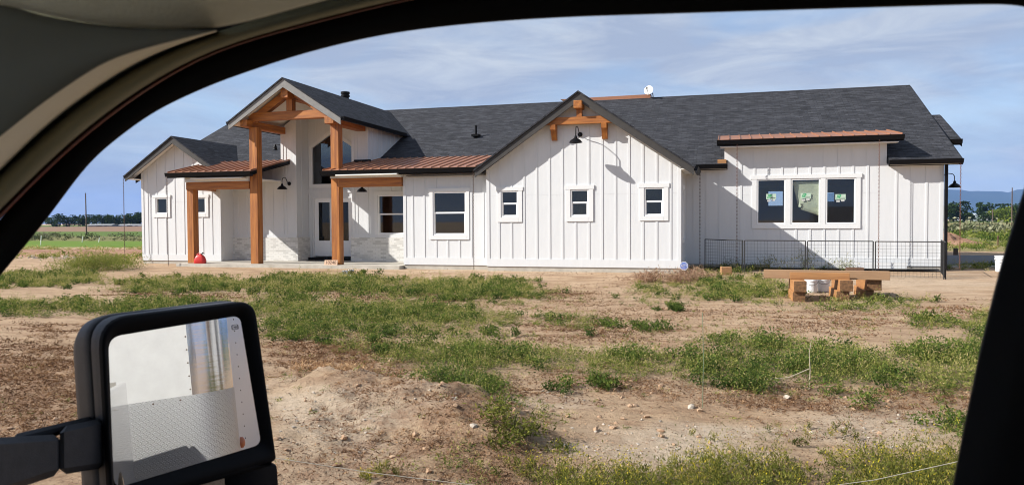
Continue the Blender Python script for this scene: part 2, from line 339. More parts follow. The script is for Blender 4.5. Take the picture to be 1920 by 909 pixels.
# weed and litter patches given as (left, top, right, bottom) of the ground they cover in the photograph, laid out on the terrain
def patch(u0, v0, u1, v1, dens=1.0):
    c0 = at_z((u0+u1)/2, v0, .05); c1 = at_z((u0+u1)/2, v1, .05); l = at_z(u0, (v0+v1)/2, .05); r = at_z(u1, (v0+v1)/2, .05)
    ax = (r-l)/2; by = (c0-c1)/2; ctr = (l+r)/2
    return ((ctr.x, ctr.y), (ax.x, ax.y), (by.x, by.y), dens)
def pfield(x, y, patches, seed, ragged=.55):
    f = np.zeros_like(x)
    nz = fbm(x*.8, y*2.1, seed)
    for (c, a, b, d) in patches:
        det = a[0]*b[1]-a[1]*b[0]; dx = x-c[0]; dy = y-c[1]
        s = (dx*b[1]-dy*b[0])/det; t = (a[0]*dy-a[1]*dx)/det
        q = (np.abs(s)**3+np.abs(t)**3)**(1/3.)
        f = np.maximum(f, d*(1-sstep(.30, 1.25, q+(.5-nz)*ragged*2.4)))
    return f
GREEN = [patch(*p) for p in (
    (200, 518, 520, 548, .45), (450, 516, 780, 550, .8), (740, 520, 1020, 562, .75),
    (-80, 556, 260, 590, .65), (140, 556, 500, 594, .8), (430, 552, 640, 592, .55), (470, 558, 930, 612, .85), (470, 585, 660, 632, .75),
    (620, 585, 960, 640, .5), (600, 628, 760, 662, .55), (700, 632, 990, 690, 1.05), (770, 660, 950, 716, .85),
    (900, 580, 980, 618, .4), (930, 648, 1120, 688, .85), (1080, 652, 1260, 700, .85), (1220, 660, 1340, 694, .8), (1140, 668, 1220, 708, .7),
    (1250, 640, 1490, 718, 1.15), (1290, 622, 1520, 690, .9), (1440, 645, 1720, 730, 1.25), (1640, 636, 2250, 730, 1.2), (1340, 685, 1500, 734, 1.05),
    (1290, 520, 1490, 562, .6), (1180, 522, 1320, 562, .3), (1480, 548, 1740, 580, .3), (1690, 585, 1810, 618, .45), (1790, 585, 1890, 642, .8),
    (-40, 508, 210, 534, .6), (990, 585, 1070, 608, .35), (1055, 590, 1115, 620, .5), (1300, 498, 1440, 522, .25), (1780, 500, 1870, 512, .2), (1440, 490, 1560, 512, .2),
    (1580, 735, 1660, 765, .35), (1720, 735, 1790, 770, .4), (1760, 775, 1810, 800, .35), (1200, 700, 1290, 728, .25), (1040, 690, 1090, 735, .4), (940, 770, 1090, 850, .4), (870, 695, 980, 770, .5), (690, 830, 980, 930, .25))]
TALL = [patch(*p) for p in ((900, 850, 1300, 990, 1.0), (1180, 838, 1560, 990, 1.15), (1480, 826, 2150, 990, 1.2), (900, 800, 1040, 930, .45), (800, 900, 960, 960, .35), (1280, 790, 1800, 850, .09), (660, 860, 760, 930, .12))]
BROWN = [patch(*p) for p in (
    (-150, 585, 220, 840, 1.0), (100, 588, 490, 720, .95), (480, 615, 780, 700, .95), (560, 690, 1060, 900, .75), (760, 770, 1090, 940, 1.0), (480, 860, 800, 940, .7), (930, 685, 1340, 745, .85),
    (1280, 712, 1600, 765, .9), (1560, 712, 1880, 805, .6), (880, 540, 1160, 562, .45), (960, 588, 1340, 642, .55), (1360, 575, 1700, 622, .5), (500, 530, 900, 578, .4), (200, 540, 480, 562, .45), (1680, 556, 1880, 606, .4), (940, 830, 1100, 930, .9), (1350, 760, 1750, 835, .3), (1000, 562, 1500, 600, .3))]
PALE = [patch(*p) for p in ((470, 690, 740, 880, .9), (1040, 770, 1500, 852, 1), (700, 745, 860, 800, .6), (1480, 745, 1850, 835, .7), (960, 715, 1140, 762, .5), (620, 496, 1400, 516, .5), (1500, 515, 1900, 545, .5))]

def smooth_steps(a, b, n): return list(np.linspace(a, b, n, endpoint=False))
gx = [-9000, -4000, -2000, -1000, -500, -250, -120, -70]+smooth_steps(-48, -16, 130)+smooth_steps(-16, -6, 90)+smooth_steps(-6, 4, 180)+smooth_steps(4, 10, 60)+smooth_steps(10, 24, 50)+[24, 28, 34, 45, 70, 120, 250, 500, 1000, 2000, 4000, 9000]
gy = [-6000, -1500, -400, -100, -30, -10, -3, 1]+smooth_steps(2.5, 4, 12)+smooth_steps(4, 9, 110)+smooth_steps(9, 12, 40)+smooth_steps(12, 30, 170)+smooth_steps(30, 60, 60)+[60, 70, 90, 120, 180, 300, 500, 900, 2000, 5000, 12000]
GXX, GYY = np.meshgrid(np.array(gx), np.array(gy)); fx, fy = GXX.ravel(), GYY.ravel(); fz = zg(fx, fy)
nx, ny = len(gx), len(gy)
me = bpy.data.meshes.new('ground'); ii = np.arange(nx*ny).reshape(ny, nx)
q = np.stack([ii[:-1, :-1], ii[:-1, 1:], ii[1:, 1:], ii[1:, :-1]], -1).reshape(-1, 4)
me.vertices.add(nx*ny); me.vertices.foreach_set('co', np.stack([fx, fy, fz], 1).ravel())
me.loops.add(q.size); me.loops.foreach_set('vertex_index', q.ravel()); me.polygons.add(len(q)); me.polygons.foreach_set('loop_start', np.arange(0, q.size, 4)); me.polygons.foreach_set('loop_total', np.full(len(q), 4))
me.update(); me.validate()
me.polygons.foreach_set('use_smooth', [True]*len(q))
for nm, fld in (('brown', pfield(fx, fy, BROWN, 31, .8)), ('green', np.maximum(pfield(fx, fy, GREEN, 5, .42), pfield(fx, fy, TALL, 6, .45))), ('pale', pfield(fx, fy, PALE, 8, .7))):
    a = me.attributes.new(nm, 'FLOAT', 'POINT'); a.data.foreach_set('value', fld.astype(np.float32))
def ground_mat():
    m = mat('bare_soil', rough=.95, spec=.15); t = m.node_tree; b = t.nodes['Principled BSDF']; L = t.links.new
    c = N(t, 'ShaderNodeTexCoord')
    def noise(s, d=6, r=.6):
        n = N(t, 'ShaderNodeTexNoise'); n.inputs['Scale'].default_value = s; n.inputs['Detail'].default_value = d; n.inputs['Roughness'].default_value = r; L(c.outputs['Object'], n.inputs['Vector']); return n.outputs['Fac']
    def ramp(f, p0, c0, p1, c1):
        r = N(t, 'ShaderNodeValToRGB'); e = r.color_ramp.elements; e[0].position = p0; e[0].color = (*c0, 1); e[1].position = p1; e[1].color = (*c1, 1); L(f, r.inputs[0]); return r.outputs[0]
    def mix(f, a, bb):
        x = N(t, 'ShaderNodeMix', data_type='RGBA'); L(f, x.inputs[0])
        for i, v in ((6, a), (7, bb)):
            if isinstance(v, tuple): x.inputs[i].default_value = (*v, 1)
            else: L(v, x.inputs[i])
        return x.outputs[2]
    def attr(n): a = N(t, 'ShaderNodeAttribute', attribute_name=n); return a.outputs['Fac']
    def math_(op, a, bb, cl=False):
        x = N(t, 'ShaderNodeMath', operation=op); x.use_clamp = cl
        for i, v in enumerate((a, bb)):
            if isinstance(v, (int, float)): x.inputs[i].default_value = v
            else: L(v, x.inputs[i])
        return x.outputs[0]
    row_ = N(t, 'ShaderNodeMapping'); row_.inputs['Scale'].default_value = (.4, 1.7, 1); L(c.outputs['Object'], row_.inputs[0])
    rn = N(t, 'ShaderNodeTexNoise'); rn.inputs['Scale'].default_value = 2.2; rn.inputs['Detail'].default_value = 10; rn.inputs['Roughness'].default_value = .78; L(row_.outputs[0], rn.inputs['Vector'])
    base = ramp(noise(.8, 8, .68), .3, (.46, .31, .19), .7, (.66, .485, .325))
    big = ramp(rn.outputs['Fac'], .47, (0, 0, 0), .60, (1, 1, 1))
    base = mix(math_('MULTIPLY', big, .6), base, (.27, .148, .083))
    pale = mix(math_('MULTIPLY', attr('pale'), .8), base, ramp(noise(9, 6, .7), .35, (.54, .425, .31), .65, (.76, .63, .48)))
    lt = math_('ADD', math_('MULTIPLY', attr('brown'), 1.0), math_('MULTIPLY', math_('SUBTRACT', noise(4, 10, .8), .56), 6.0), True)
    lit = ramp(noise(26, 6, .8), .36, (.15, .08, .047), .66, (.52, .32, .20))
    x1 = mix(math_('MULTIPLY', lt, .85), pale, lit)
    gr = math_('MULTIPLY', math_('MULTIPLY', attr('green'), ramp(noise(7, 5, .7), .35, (0, 0, 0), .6, (1, 1, 1))), .75, True)
    x2 = mix(gr, x1, (.085, .085, .035))
    sp = ramp(noise(60, 3, .6), .66, (0, 0, 0), .74, (1, 1, 1))
    x3 = mix(math_('MULTIPLY', sp, .5), x2, (.58, .50, .40))
    sp2 = ramp(noise(30, 6, .8), .56, (0, 0, 0), .64, (1, 1, 1))
    x4 = mix(math_('MULTIPLY', sp2, .75), x3, (.14, .078, .045))
    L(x4, b.inputs['Base Color'])
    bp = N(t, 'ShaderNodeBump'); bp.inputs['Strength'].default_value = 1; bp.inputs['Distance'].default_value = .09
    h = math_('ADD', noise(14, 8, .75), math_('MULTIPLY', noise(70, 4, .7), .35)); L(h, bp.inputs['Height']); L(bp.outputs[0], b.inputs['Normal'])
    return m
me.materials.append(ground_mat())
go = bpy.data.objects.new('ground', me); COL.objects.link(go); go['kind'] = 'structure'

# ------------------------------------------------------------------ far setting: fields, road, mountains
def sheet(name, pts, m, kind='structure'):
    o = MB().add(pts, [tuple(range(len(pts)))]).build(name, m); o['kind'] = kind; return o
def field_mat(name, a, b, s=(.25, .6, 1)): return mat(name, a, .95, spec=.1, noise=(s, b))
gf1 = field_mat('green_field', (.10, .17, .022), (.14, .20, .035)); gf2 = field_mat('far_green_field', (.085, .14, .03), (.11, .15, .04))
tanf = field_mat('tan_verge', (.27, .205, .10), (.20, .18, .07)); plow = field_mat('plowed_field', (.20, .12, .08), (.27, .18, .12), (.02, .3, 1)); dryf = field_mat('dry_grass_field', (.24, .20, .09), (.19, .17, .07)); scrub = field_mat('scrub_field', (.13, .14, .05), (.20, .18, .08))
bankm = field_mat('dirt_bank', (.20, .10, .06), (.40, .25, .165), (2.2, 2.2, 9))
def strip(name, y0, y1, m, side, z=.0): 
    xs = (lambda y: (-1.9*y, -.72*y)) if side < 0 else (lambda y: (.22*y, 1.3*y))
    a0, b0 = xs(y0); a1, b1 = xs(y1)
    return sheet(name, [(a0, y0, z), (b0, y0, z), (b1, y1, z), (a1, y1, z)], m)
for nm, y0, y1, m in (('tan_verge', 33.6, 40.5, tanf), ('green_field', 40.5, 59, gf1), ('scrub_strip', 59, 82, scrub), ('far_green_field', 82, 128, gf2), ('plowed_field', 128, 345, plow), ('tree_line_ground', 345, 700, gf2)):
    strip(nm, y0, y1, m, -1, .10)
for nm, y0, y1, m in (('weedy_verge', 41.5, 62, dryf), ('scrub_land', 62, 112, scrub), ('dry_field', 112, 380, dryf), ('far_farmland', 380, 900, gf2)):
    strip(nm, y0, y1, m, 1, .10)
sheet('driveway', [(6.9, 29.0, .165), (60, 29.0, .165), (60, 37.6, .165), (6.9, 37.6, .165)], M['asphalt'])
kb = MB().box(6.9, 60, 28.6, 28.995, -.1, .185).build('kerb', M['concrete']); kb['kind'] = 'structure'
bk = MB()   # cut earth bank left of the house
n = 70; bx = np.linspace(-52, -23.6, n)
l0 = [(x, 28.4+.5*math.sin(x), -.02) for x in bx]; l1 = [(x, 29.6+.9*fbm(np.array([x*.8]), np.array([1.]), 4)[0], .08+.20*fbm(np.array([x*1.3]), np.array([3.]), 5)[0]) for x in bx]; l1b = [(x, 31.6+1.2*fbm(np.array([x*.9]), np.array([5.]), 4)[0], .18+.22*fbm(np.array([x*2.3]), np.array([9.]), 5)[0]) for x in bx]; l2 = [(x, 33.4, .30+.12*fbm(np.array([x*1.3]), np.array([7.]), 5)[0]) for x in bx]; l3 = [(x, 34.4, .05) for x in bx]
b_ = bk.loft([l0, l1, l1b, l2, l3]).build('earth_bank', bankm, smooth=True); b_['kind'] = 'structure'

mm = mat('far_mountain_forest', (.030, .048, .030), 1, spec=0, noise=((.0012, .0012, .004), (.055, .07, .045)))
mt = MB(); rows = []
for k in range(7):
    row = []
    for i in range(160):
        a = math.radians(4+i*.42); X = math.sin(a); Y = math.cos(a); D = 9000+k*520
        hn = fbm(np.array([i*.16]), np.array([k*.15]), 12, 5)[0]; pr = [0, .28, .52, .80, 1.0, .7, 0][k]
        row.append((X*D, Y*D, -5+pr*(215+230*hn+55*math.sin(i*.07)) + (fbm(np.array([i*.9]), np.array([k*.9]), 14, 3)[0]-.5)*60*(pr > 0)))
    rows.append(row)
mo = mt.loft(rows).build('mountains', mm, smooth=True); mo['kind'] = 'structure'

# ================================================================== FARMHOUSE
H = thing('farmhouse', (-8, 26.5, .1), 'white board and batten farmhouse with charcoal shingle roof and cedar porch posts', 'house')
def P_(mb, name, m, **k): return mb.build(name, M[m] if isinstance(m, str) else m, H, **k)
def TF(y): return lambda s, d, z: (s, y-d, z)               # wall facing the road (-Y): s = X, d = outward
def TR(x): return lambda s, d, z: (x+d, s, z)               # wall facing +X: s = Y
def TL(x): return lambda s, d, z: (x-d, s, z)               # wall facing -X

def fn(z): return z if callable(z) else (lambda s: z)
def siding(name, T, s0, s1, zb, top, holes=(), trims=(), sp=.41, phase=.2, th=.14, brk=(), base=.25, corners=(1, 1), zbat=None, m='white', blocks=()):
    mb = MB(); topf = fn(top); bs = {s0, s1, *brk}
    for h in holes: bs |= {h[0], h[1], *(h[4] if len(h) > 4 else ())}
    bs = sorted(bs)
    for a, b in zip(bs[:-1], bs[1:]):
        mid = (a+b)/2; hs = sorted([h for h in holes if h[0] < mid < h[1]], key=lambda h: h[2])
        lo = fn(zb); segs = []
        for h in hs: segs.append((lo, fn(h[2]))); lo = fn(h[3])
        segs.append((lo, topf))
        for f0, f1 in segs:
            for d in (0, -th):
                mb.add([T(a, d, f0(a)), T(b, d, f0(b)), T(b, d, f1(b)), T(a, d, f1(a))], [(0, 1, 2, 3)])
    for h in holes:
        h0, h1 = fn(h[2]), fn(h[3]); ss = sorted([h[0], h[1], *(h[4] if len(h) > 4 else ())])
        for x in (h[0], h[1]): mb.add([T(x, 0, h0(x)), T(x, -th, h0(x)), T(x, -th, h1(x)), T(x, 0, h1(x))], [(0, 1, 2, 3)])
        for a, b in zip(ss[:-1], ss[1:]):
            for f in (h0, h1): mb.add([T(a, 0, f(a)), T(b, 0, f(b)), T(b, -th, f(b)), T(a, -th, f(a))], [(0, 1, 2, 3)])
    for x in (s0, s1): mb.add([T(x, 0, zb), T(x, -th, zb), T(x, -th, topf(x)), T(x, 0, topf(x))], [(0, 1, 2, 3)])
    zl = zb+base if zbat is None else zbat
    if base:
        mb.tbox(T, s0-.003, s1+.003, -.01, .020, zb, zb+base)
    if corners[0]: mb.tbox(T, s0-.004, s0+.1, -.01, .0165, zl, topf(s0+.05)-.02)
    if corners[1]: mb.tbox(T, s1-.1, s1+.004, -.01, .0165, zl, topf(s1-.05)-.02)
    n = int((s1-s0-phase)/sp)+1
    for i in range(n):
        x = s0+phase+i*sp
        if x < s0+.14 or x > s1-.14: continue
        iv = [(zl, min(topf(x-.03), topf(x+.03))-.004)]
        for t in list(trims):
            if t[0]-.03 < x < t[1]+.03:
                nv = []
                for a, b in iv:
                    if t[3] <= a or t[2] >= b: nv.append((a, b)); continue
                    if t[2] > a: nv.append((a, t[2]))
                    if t[3] < b: nv.append((t[3], b))
                iv = nv
        for a, b in iv:
            if b-a > .04: mb.tbox(T, x-.032, x+.032, -.005, .0145, a, b)
    for bl in blocks: mb.tbox(T, *bl)
    if base and s1-s0 > 2.5 and trims:
        xs_ = [s0+.12]+[e for t in sorted(trims) if t[2] < 2.6 < t[3] for e in (t[0], t[1])]+[s1-.12]
        for a, b in zip(xs_[::2], xs_[1::2]): mb.tbox(T, a, b, -.003, .0035, 2.60, 2.609)
    return P_(mb, name, m)

def window(T, g, tr=None, style='double', name='window', rail=.5, ears=True, paneparts=None):
    """g = visible glass (s0,s1,z0,z1); tr = outer trim rectangle"""
    s0, s1, z0, z1 = g; fw = .045
    mb = MB()
    if tr:
        a, b, c, d = tr
        i0, i1, j0, j1 = s0-fw-.004, s1+fw+.004, z0-fw-.004, z1+fw+.004
        mb.tbox(T, a-.03 if ears else a, b+.03 if ears else b, -.005, .040, j1, d)      # head board
        mb.tbox(T, a, i0, -.005, .033, c, j1-.001); mb.tbox(T, i1, b, -.005, .033, c, j1-.001)
        mb.tbox(T, i0+.001, i1-.001, -.005, .036, c, j0)
    w = P_(mb, name, 'trim') if tr else None
    vf = MB()
    for (a, b, c, d) in ((s0-fw, s1+fw, z1, z1+fw), (s0-fw, s1+fw, z0-fw, z0), (s0-fw, s0, z0+.0005, z1-.0005), (s1, s1+fw, z0+.0005, z1-.0005)):
        vf.tbox(T, a, b, -.09, .012, c, d)
    if style == 'double':
        zm = z0+(z1-z0)*rail; vf.tbox(T, s0+.0005, s1-.0005, -.07, -.01, zm-.028, zm+.028)
        for (a, b) in ((s0, s0+.03), (s1-.03, s1)): vf.tbox(T, a+.0006, b-.0006, -.055, -.02, z0+.031, zm-.029)
        vf.tbox(T, s0+.0006, s1-.0006, -.055, -.02, z0+.0006, z0+.03)
    if w is None: w = P_(vf, name, 'vinyl')
    else: vf.build('window_frame', M['vinyl'], w)
    MB().tbox(T, s0-.01, s1+.01, -.052, -.046, z0-.01, z1+.01).build('pane', M['glass'], w)
    return w
def hole(g): return (g[0]-.045, g[1]+.045, g[2]-.045, g[3]+.045)

ZS = .28     # bottom of the siding
# --- foundation
f = MB()
f.box(-22.68, -19.02, 25.71, 27, -.2, .253); f.box(-10.68, -7.6, 24.41, 27, -.2, .278); f.box(-7.54, -1.32, 24.01, 27, -.2, .278); f.box(-1.3, 6.53, 26.51, 39, -.2, .278); f.box(-22.8, -1.3, 27.0, 39, -.2, .2)
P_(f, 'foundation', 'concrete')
# --- left wing A
Ay = 25.7; Aap = -20.85
topA = lambda s: 5.02-.66*abs(s-Aap)
A1 = (-21.97, -21.50, 2.18, 2.72); A2 = (-20.13, -19.72, 2.18, 2.71)
A1t = (-22.14, -21.33, 1.99, 2.88); A2t = (-20.30, -19.55, 1.99, 2.87)
siding('wall', TF(Ay), -22.7, -19.0, .255, topA, [hole(A1), hole(A2)], [A1t, A2t], .43, .28, brk=(Aap,))
window(TF(Ay), A1, A1t, 'fixed'); window(TF(Ay), A2, A2t, 'fixed')
siding('wall', TR(-19.0), Ay+.145, 26.5, .26, 3.6, (), (), .43, .9, corners=(0, 0))
siding('wall', TL(-22.7), Ay+.145, 39.4, .255, 3.6, (), (), .43, .3)
# --- main porch wall, recess and tall entry
by = 26.5; zbk = 1.19
def tall(s): return 5.62+.66*(1.9-abs(s+15.0))-.25
def porchwall(name, s0, s1, top, holes=(), trims=(), phase=.2, corners=(0, 0), brk=()):
    siding(name, TF(by), s0, s1, .25, top, holes, trims, .40, phase, base=0, corners=corners, zbat=zbk+.085, brk=brk,
           blocks=[(s0, s1, -.004, .035, zbk-.02, zbk+.08)])
porchwall('wall', -19.0, -16.8, 4.0, corners=(0, 0))
porchwall('wall', -16.8+.001, -16.13, tall, corners=(1, 1))
porchwall('wall', -13.73, -13.05, tall, corners=(1, 1))
RW = (-12.62, -11.30, 1.32, 2.72); RWt = (-12.80, -11.1, 1.19, 2.90)
porchwall('wall', -13.049, -10.9, 4.0, [hole(RW)], [RWt], .12)
window(TF(by), RW, RWt, 'double', rail=.52, ears=False)
bw = MB()
bw.box(-19.0, -16.13, by-.06, by+.01, .25, zbk-.021); P_(bw, 'brick_wainscot', 'brick')
bw = MB(); bw.box(-16.19, -16.1295, by+.0105, 27.39, .25, zbk-.021); bw.box(-16.129, -16.07, by-.06, 27.39, .25, zbk-.021); P_(bw, 'brick_wainscot', 'brick')
bw = MB(); bw.box(-13.79, -10.9, by-.06, by+.01, .25, zbk-.021); P_(bw, 'brick_wainscot', 'brick')
siding('wall', TR(-16.13), by+.145, 27.4, zbk-.02, lambda s: tall(-16.13), (), (), .4, .25, base=.1, corners=(0, 0))
siding('wall', TL(-13.73), by+.145, 27.4, .25, lambda s: tall(-13.73), (), (), .4, .25, base=.1, corners=(0, 0))
ey = 27.4; ec = -15.07
wtop = lambda s: 4.73+.62*(.88-abs(s-ec))
dh = (-15.95, -14.19, .36, 2.76)
wh = (-15.99, -14.15, 3.23, lambda s: wtop(s)+.05, (ec,))
siding('wall', TF(ey), -16.13, -13.73, .25, tall, [dh, wh], [(-16.13, -14.05, .25, 3.05), (-16.12, -14.02, 3.05, 5.25)], .40, .3, base=0, corners=(0, 0), brk=(-15.0,), zbat=3.05,
       blocks=[(-16.13, -13.73, -.004, .03, 2.92, 3.06), (-16.12, -15.99, -.004, .03, .25, 2.915), (-14.15, -14.0, -.004, .03, .25, 2.915)])
# tall arched-peak window
T = TF(ey); wm = MB()
def pent(a, b, z0, off): return [(a, z0), (b, z0), (b, wtop(b-off)+off*1.17), (ec, wtop(ec)+off*1.17), (a, wtop(a+off)+off*1.17)]
o_, i_ = pent(-16.09, -14.05, 3.15, .14), pent(-15.94, -14.2, 3.28, .0)
o_ = [(-16.10, 3.13), (-14.04, 3.13), (-14.04, wtop(-14.2)+.03), (ec, wtop(ec)+.19), (-16.10, wtop(-15.94)+.03)]
for k in range(5):
    a, b, c, d = o_[k], o_[(k+1) % 5], i_[(k+1) % 5], i_[k]
    fr = [T(*(p[0], .034, p[1])) for p in (a, b, c, d)]; bk_ = [T(p[0], -.06, p[1]) for p in (a, b, c, d)]
    wm.hexa(bk_+fr)
tw = P_(wm, 'window', 'trim')
MB().prism([T(p[0], -.045, p[1]) for p in i_], (0, .006, 0)).build('pane', M['glass2'], tw)
MB().tbox(T, -14.39, -14.33, -.044, -.042, 3.33, 3.42).build('sticker', M['signwhite'], tw)
# entry doors
dm = MB(); dm.tbox(T, -15.95, -15.90, -.10, .02, .36, 2.76); dm.tbox(T, -14.24, -14.19, -.10, .02, .36, 2.76); dm.tbox(T, -15.899, -14.241, -.10, .02, 2.71, 2.76)
fr_ = P_(dm, 'door_frame', 'trim')
for a, b in ((-15.895, -15.073), (-15.067, -14.245)):
    d = MB(); g = (a+.17, b-.15, 1.02, 2.55)
    d.tbox(T, a, g[0], -.09, -.04, .40, 2.705); d.tbox(T, g[1], b, -.09, -.04, .40, 2.705); d.tbox(T, g[0]+.0005, g[1]-.0005, -.09, -.04, .40, g[2]); d.tbox(T, g[0]+.0005, g[1]-.0005, -.09, -.04, g[3], 2.705)
    for z in (.52, .68, .84): d.tbox(T, g[0]-.04, g[1]+.04, -.045, -.032, z, z+.11)
    do = P_(d, 'door', 'vinyl')
    MB().tbox(T, g[0]-.02, g[1]+.02, -.068, -.062, g[2]-.02, g[3]+.02).build('pane', M['glass3'], do)
hd = MB(); hd.tbox(T, -15.14, -15.10, -.045, -.02, 1.15, 1.5); hd.build('handle', M['black'], do)
P_(MB().box(-15.98, -14.16, 27.05, 27.46, .251, .36), 'threshold', 'black')
# tall entry side walls
siding('wall', TR(-13.05), by+.145, 32, 3.3, 5.40, (), (), .40, .28, base=0, corners=(1, 0))
siding('wall', TL(-16.8), by+.145, 32, 3.3, 5.40, (), (), .40, .28, base=0, corners=(1, 0))
# --- wall B
By = 24.4
B1 = (-9.56, -8.46, 1.33, 2.72); B1t = (-9.73, -8.30, 1.15, 2.89)
siding('wall', TF(By), -10.7, -7.56, ZS, 3.44, [hole(B1)], [B1t], .425, .34)
window(TF(By), B1, B1t, 'double', rail=.52)
siding('wall', TL(-10.7), By+.145, 26.5, ZS, 3.44, (), (), .42, .3)
# --- gable wing C
Cy = 24.0; Cap = -4.42
topC = lambda s: 5.60-.685*abs(s-Cap)
cw = [((-7.02, -6.53, 1.93, 2.70), (-7.19, -6.35, 1.73, 2.87)), ((-4.71, -4.21, 1.93, 2.71), (-4.89, -4.02, 1.74, 2.89)), ((-2.38, -1.87, 1.93, 2.73), (-2.56, -1.68, 1.75, 2.91))]
siding('wall', TF(Cy), -7.56, -1.3, ZS, topC, [hole(g) for g, t in cw], [t for g, t in cw]+[(-4.75, -4.1, 5.0, 5.6)], .425, .42, brk=(Cap,))
for g, t in cw: window(TF(Cy), g, t, 'double', rail=.52)
CS = (24.75, 25.5, 1.2, 2.7)
siding('wall', TR(-1.3), Cy+.145, 26.5, ZS, 3.45, [hole(CS)], [(24.6, 25.65, 1.05, 2.87)], .43, .25)
window(TR(-1.3), CS, (24.6, 25.65, 1.05, 2.87), 'double')
siding('wall', TL(-7.56), Cy+.145, 24.39, ZS, 3.4, (), (), .43, .25, corners=(0, 0))
# --- right wall D with raised dormer
dg = [(1.06, 1.87, 1.66, 3.05), (2.12, 2.93, 1.66, 3.045), (3.18, 3.99, 1.66, 3.05)]
dt = (.86, 4.17, 1.47, 3.22)
topD = lambda s: 4.3
siding('wall', TF(26.5), -1.3, -.02, ZS, 3.5, (), (), .43, .28, corners=(0, 0))
siding('wall', TF(26.5), -.0195, 4.93, ZS, 4.30, [hole(g) for g in dg], [(dt[0], dt[1], dt[2], dt[3])], .43, .1, corners=(0, 0))
siding('wall', TF(26.5), 4.9305, 6.55, ZS, 3.5, (), (), .43, .28, corners=(0, 1))
cas = MB(); T = TF(26.5)
cas.tbox(T, dt[0]-.04, dt[1]+.04, -.005, .040, 3.096, dt[3]); cas.tbox(T, dt[0], dt[1], -.005, .034, dt[2], 1.608)
for a, b in ((dt[0], 1.008), (1.922, 2.068), (2.982, 3.128), (4.042, dt[1])): cas.tbox(T, a, b, -.005, .031, 1.609, 3.095)
win_bay = P_(cas, 'window', 'trim')
for i, g in enumerate(dg):
    s0, s1, z0, z1 = g; vf = MB()
    for (a, b, c, d) in ((s0-.045, s1+.045, z1, z1+.045), (s0-.045, s1+.045, z0-.045, z0), (s0-.045, s0, z0+.0005, z1-.0005), (s1, s1+.045, z0+.0005, z1-.0005)):
        vf.tbox(T, a, b, -.09, .016, c, d)
    w = P_(vf, 'sash_window', 'vinyl')
    MB().tbox(T, s0-.01, s1+.01, -.05, -.044, z0-.01, z1+.01).build('pane', M['glass'], w)
    sx = s0+(.25, .26, .25)[i]; sz = 2.43-(0, -.01, .04)[i]
    MB().tbox(T, sx, sx+.31, -.0435, -.0415, sz, sz+.18).build('sticker', M['stickerpale'], w)
    ink = MB()
    for k in range(3):     # slanting leaf strokes and a looped letter
        ink.hexa([T(sx+.03+k*.035, -.0410, sz+.03), T(sx+.048+k*.035, -.0410, sz+.03), T(sx+.048+k*.035, -.0412, sz+.03), T(sx+.03+k*.035, -.0412, sz+.03), T(sx+.07+k*.035, -.0410, sz+.165), T(sx+.095+k*.035, -.0410, sz+.165), T(sx+.095+k*.035, -.0412, sz+.165), T(sx+.07+k*.035, -.0412, sz+.165)])
    ink.tbox(T, sx+.13, sx+.175, -.0412, -.0409, sz+.145, sz+.165); ink.tbox(T, sx+.155, sx+.175, -.0412, -.0408, sz+.10, sz+.145); ink.tbox(T, sx+.10, sx+.155, -.0412, -.0407, sz+.085, sz+.105)
    ink.build('printed_mark', M['inkgreen'], w)
    ik = MB()
    for k in range(6): ik.tbox(T, sx+.135+k*.027, sx+.155+k*.027, -.0412, -.0409, sz+.025, sz+.055)
    ik.build('printed_word', M['inkblack'], w)
    for k in range(2): MB().tbox(T, sx+.03+k*.14, sx+.135+k*.14, -.0435, -.0415, sz-.075+.02*k, sz-.02+.02*k).build('paper_tag', M['tagwhite'], w)
siding('wall', TR(6.55), 26.645, 39.4, ZS, lambda s: 3.55+.486*(6.5-abs(s-33)) if True else 3, (), (), .43, .3, brk=(33,))
siding('wall', TL(-22.85), 27.0, 39.4, .2, lambda s: 3.5+.486*(6.5-abs(s-33)), (), (), .43, .3, brk=(33,), corners=(0, 0))
# back wall with openings that let daylight into the rooms
bwv = MB(); ops = [(-20, -18, 1.2, 2.6), (-17.35, -16.95, 1.95, 2.65), (-12.2, -11.6, 1.9, 2.75), (-4, -2.5, 1.2, 2.6), (2.05, 2.72, 2.45, 3.15), (4.4, 5.05, 2.62, 3.05)]
xs = sorted({-22.85, 6.55, *[o[0] for o in ops], *[o[1] for o in ops]})
for a, b in zip(xs[:-1], xs[1:]):
    o = [q for q in ops if q[0] < (a+b)/2 < q[1]]
    if o: bwv.box(a, b, 39.4, 39.54, .2, o[0][2]); bwv.box(a, b, 39.4, 39.54, o[0][3], 3.6)
    else: bwv.box(a, b, 39.4, 39.54, .2, 3.6)
P_(bwv, 'wall', 'white')
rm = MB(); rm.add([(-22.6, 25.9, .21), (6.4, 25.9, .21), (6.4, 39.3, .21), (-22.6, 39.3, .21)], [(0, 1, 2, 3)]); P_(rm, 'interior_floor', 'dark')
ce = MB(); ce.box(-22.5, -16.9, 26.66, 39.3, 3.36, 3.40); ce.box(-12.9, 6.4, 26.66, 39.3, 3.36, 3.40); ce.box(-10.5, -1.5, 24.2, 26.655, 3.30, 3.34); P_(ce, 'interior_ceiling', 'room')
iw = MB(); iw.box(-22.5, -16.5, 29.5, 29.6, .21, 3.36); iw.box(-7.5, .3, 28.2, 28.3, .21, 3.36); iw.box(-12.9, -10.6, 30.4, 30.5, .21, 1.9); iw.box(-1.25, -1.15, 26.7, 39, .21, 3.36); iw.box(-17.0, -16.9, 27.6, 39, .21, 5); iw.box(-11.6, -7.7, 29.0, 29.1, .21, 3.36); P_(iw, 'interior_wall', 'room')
for q in ((.5, 3.4, 38.6, 39.2, .22, 1.1), (3.9, 4.9, 33, 34.2, .22, 1.05)): P_(MB().box(*q), 'kitchen_cabinet', 'dark')

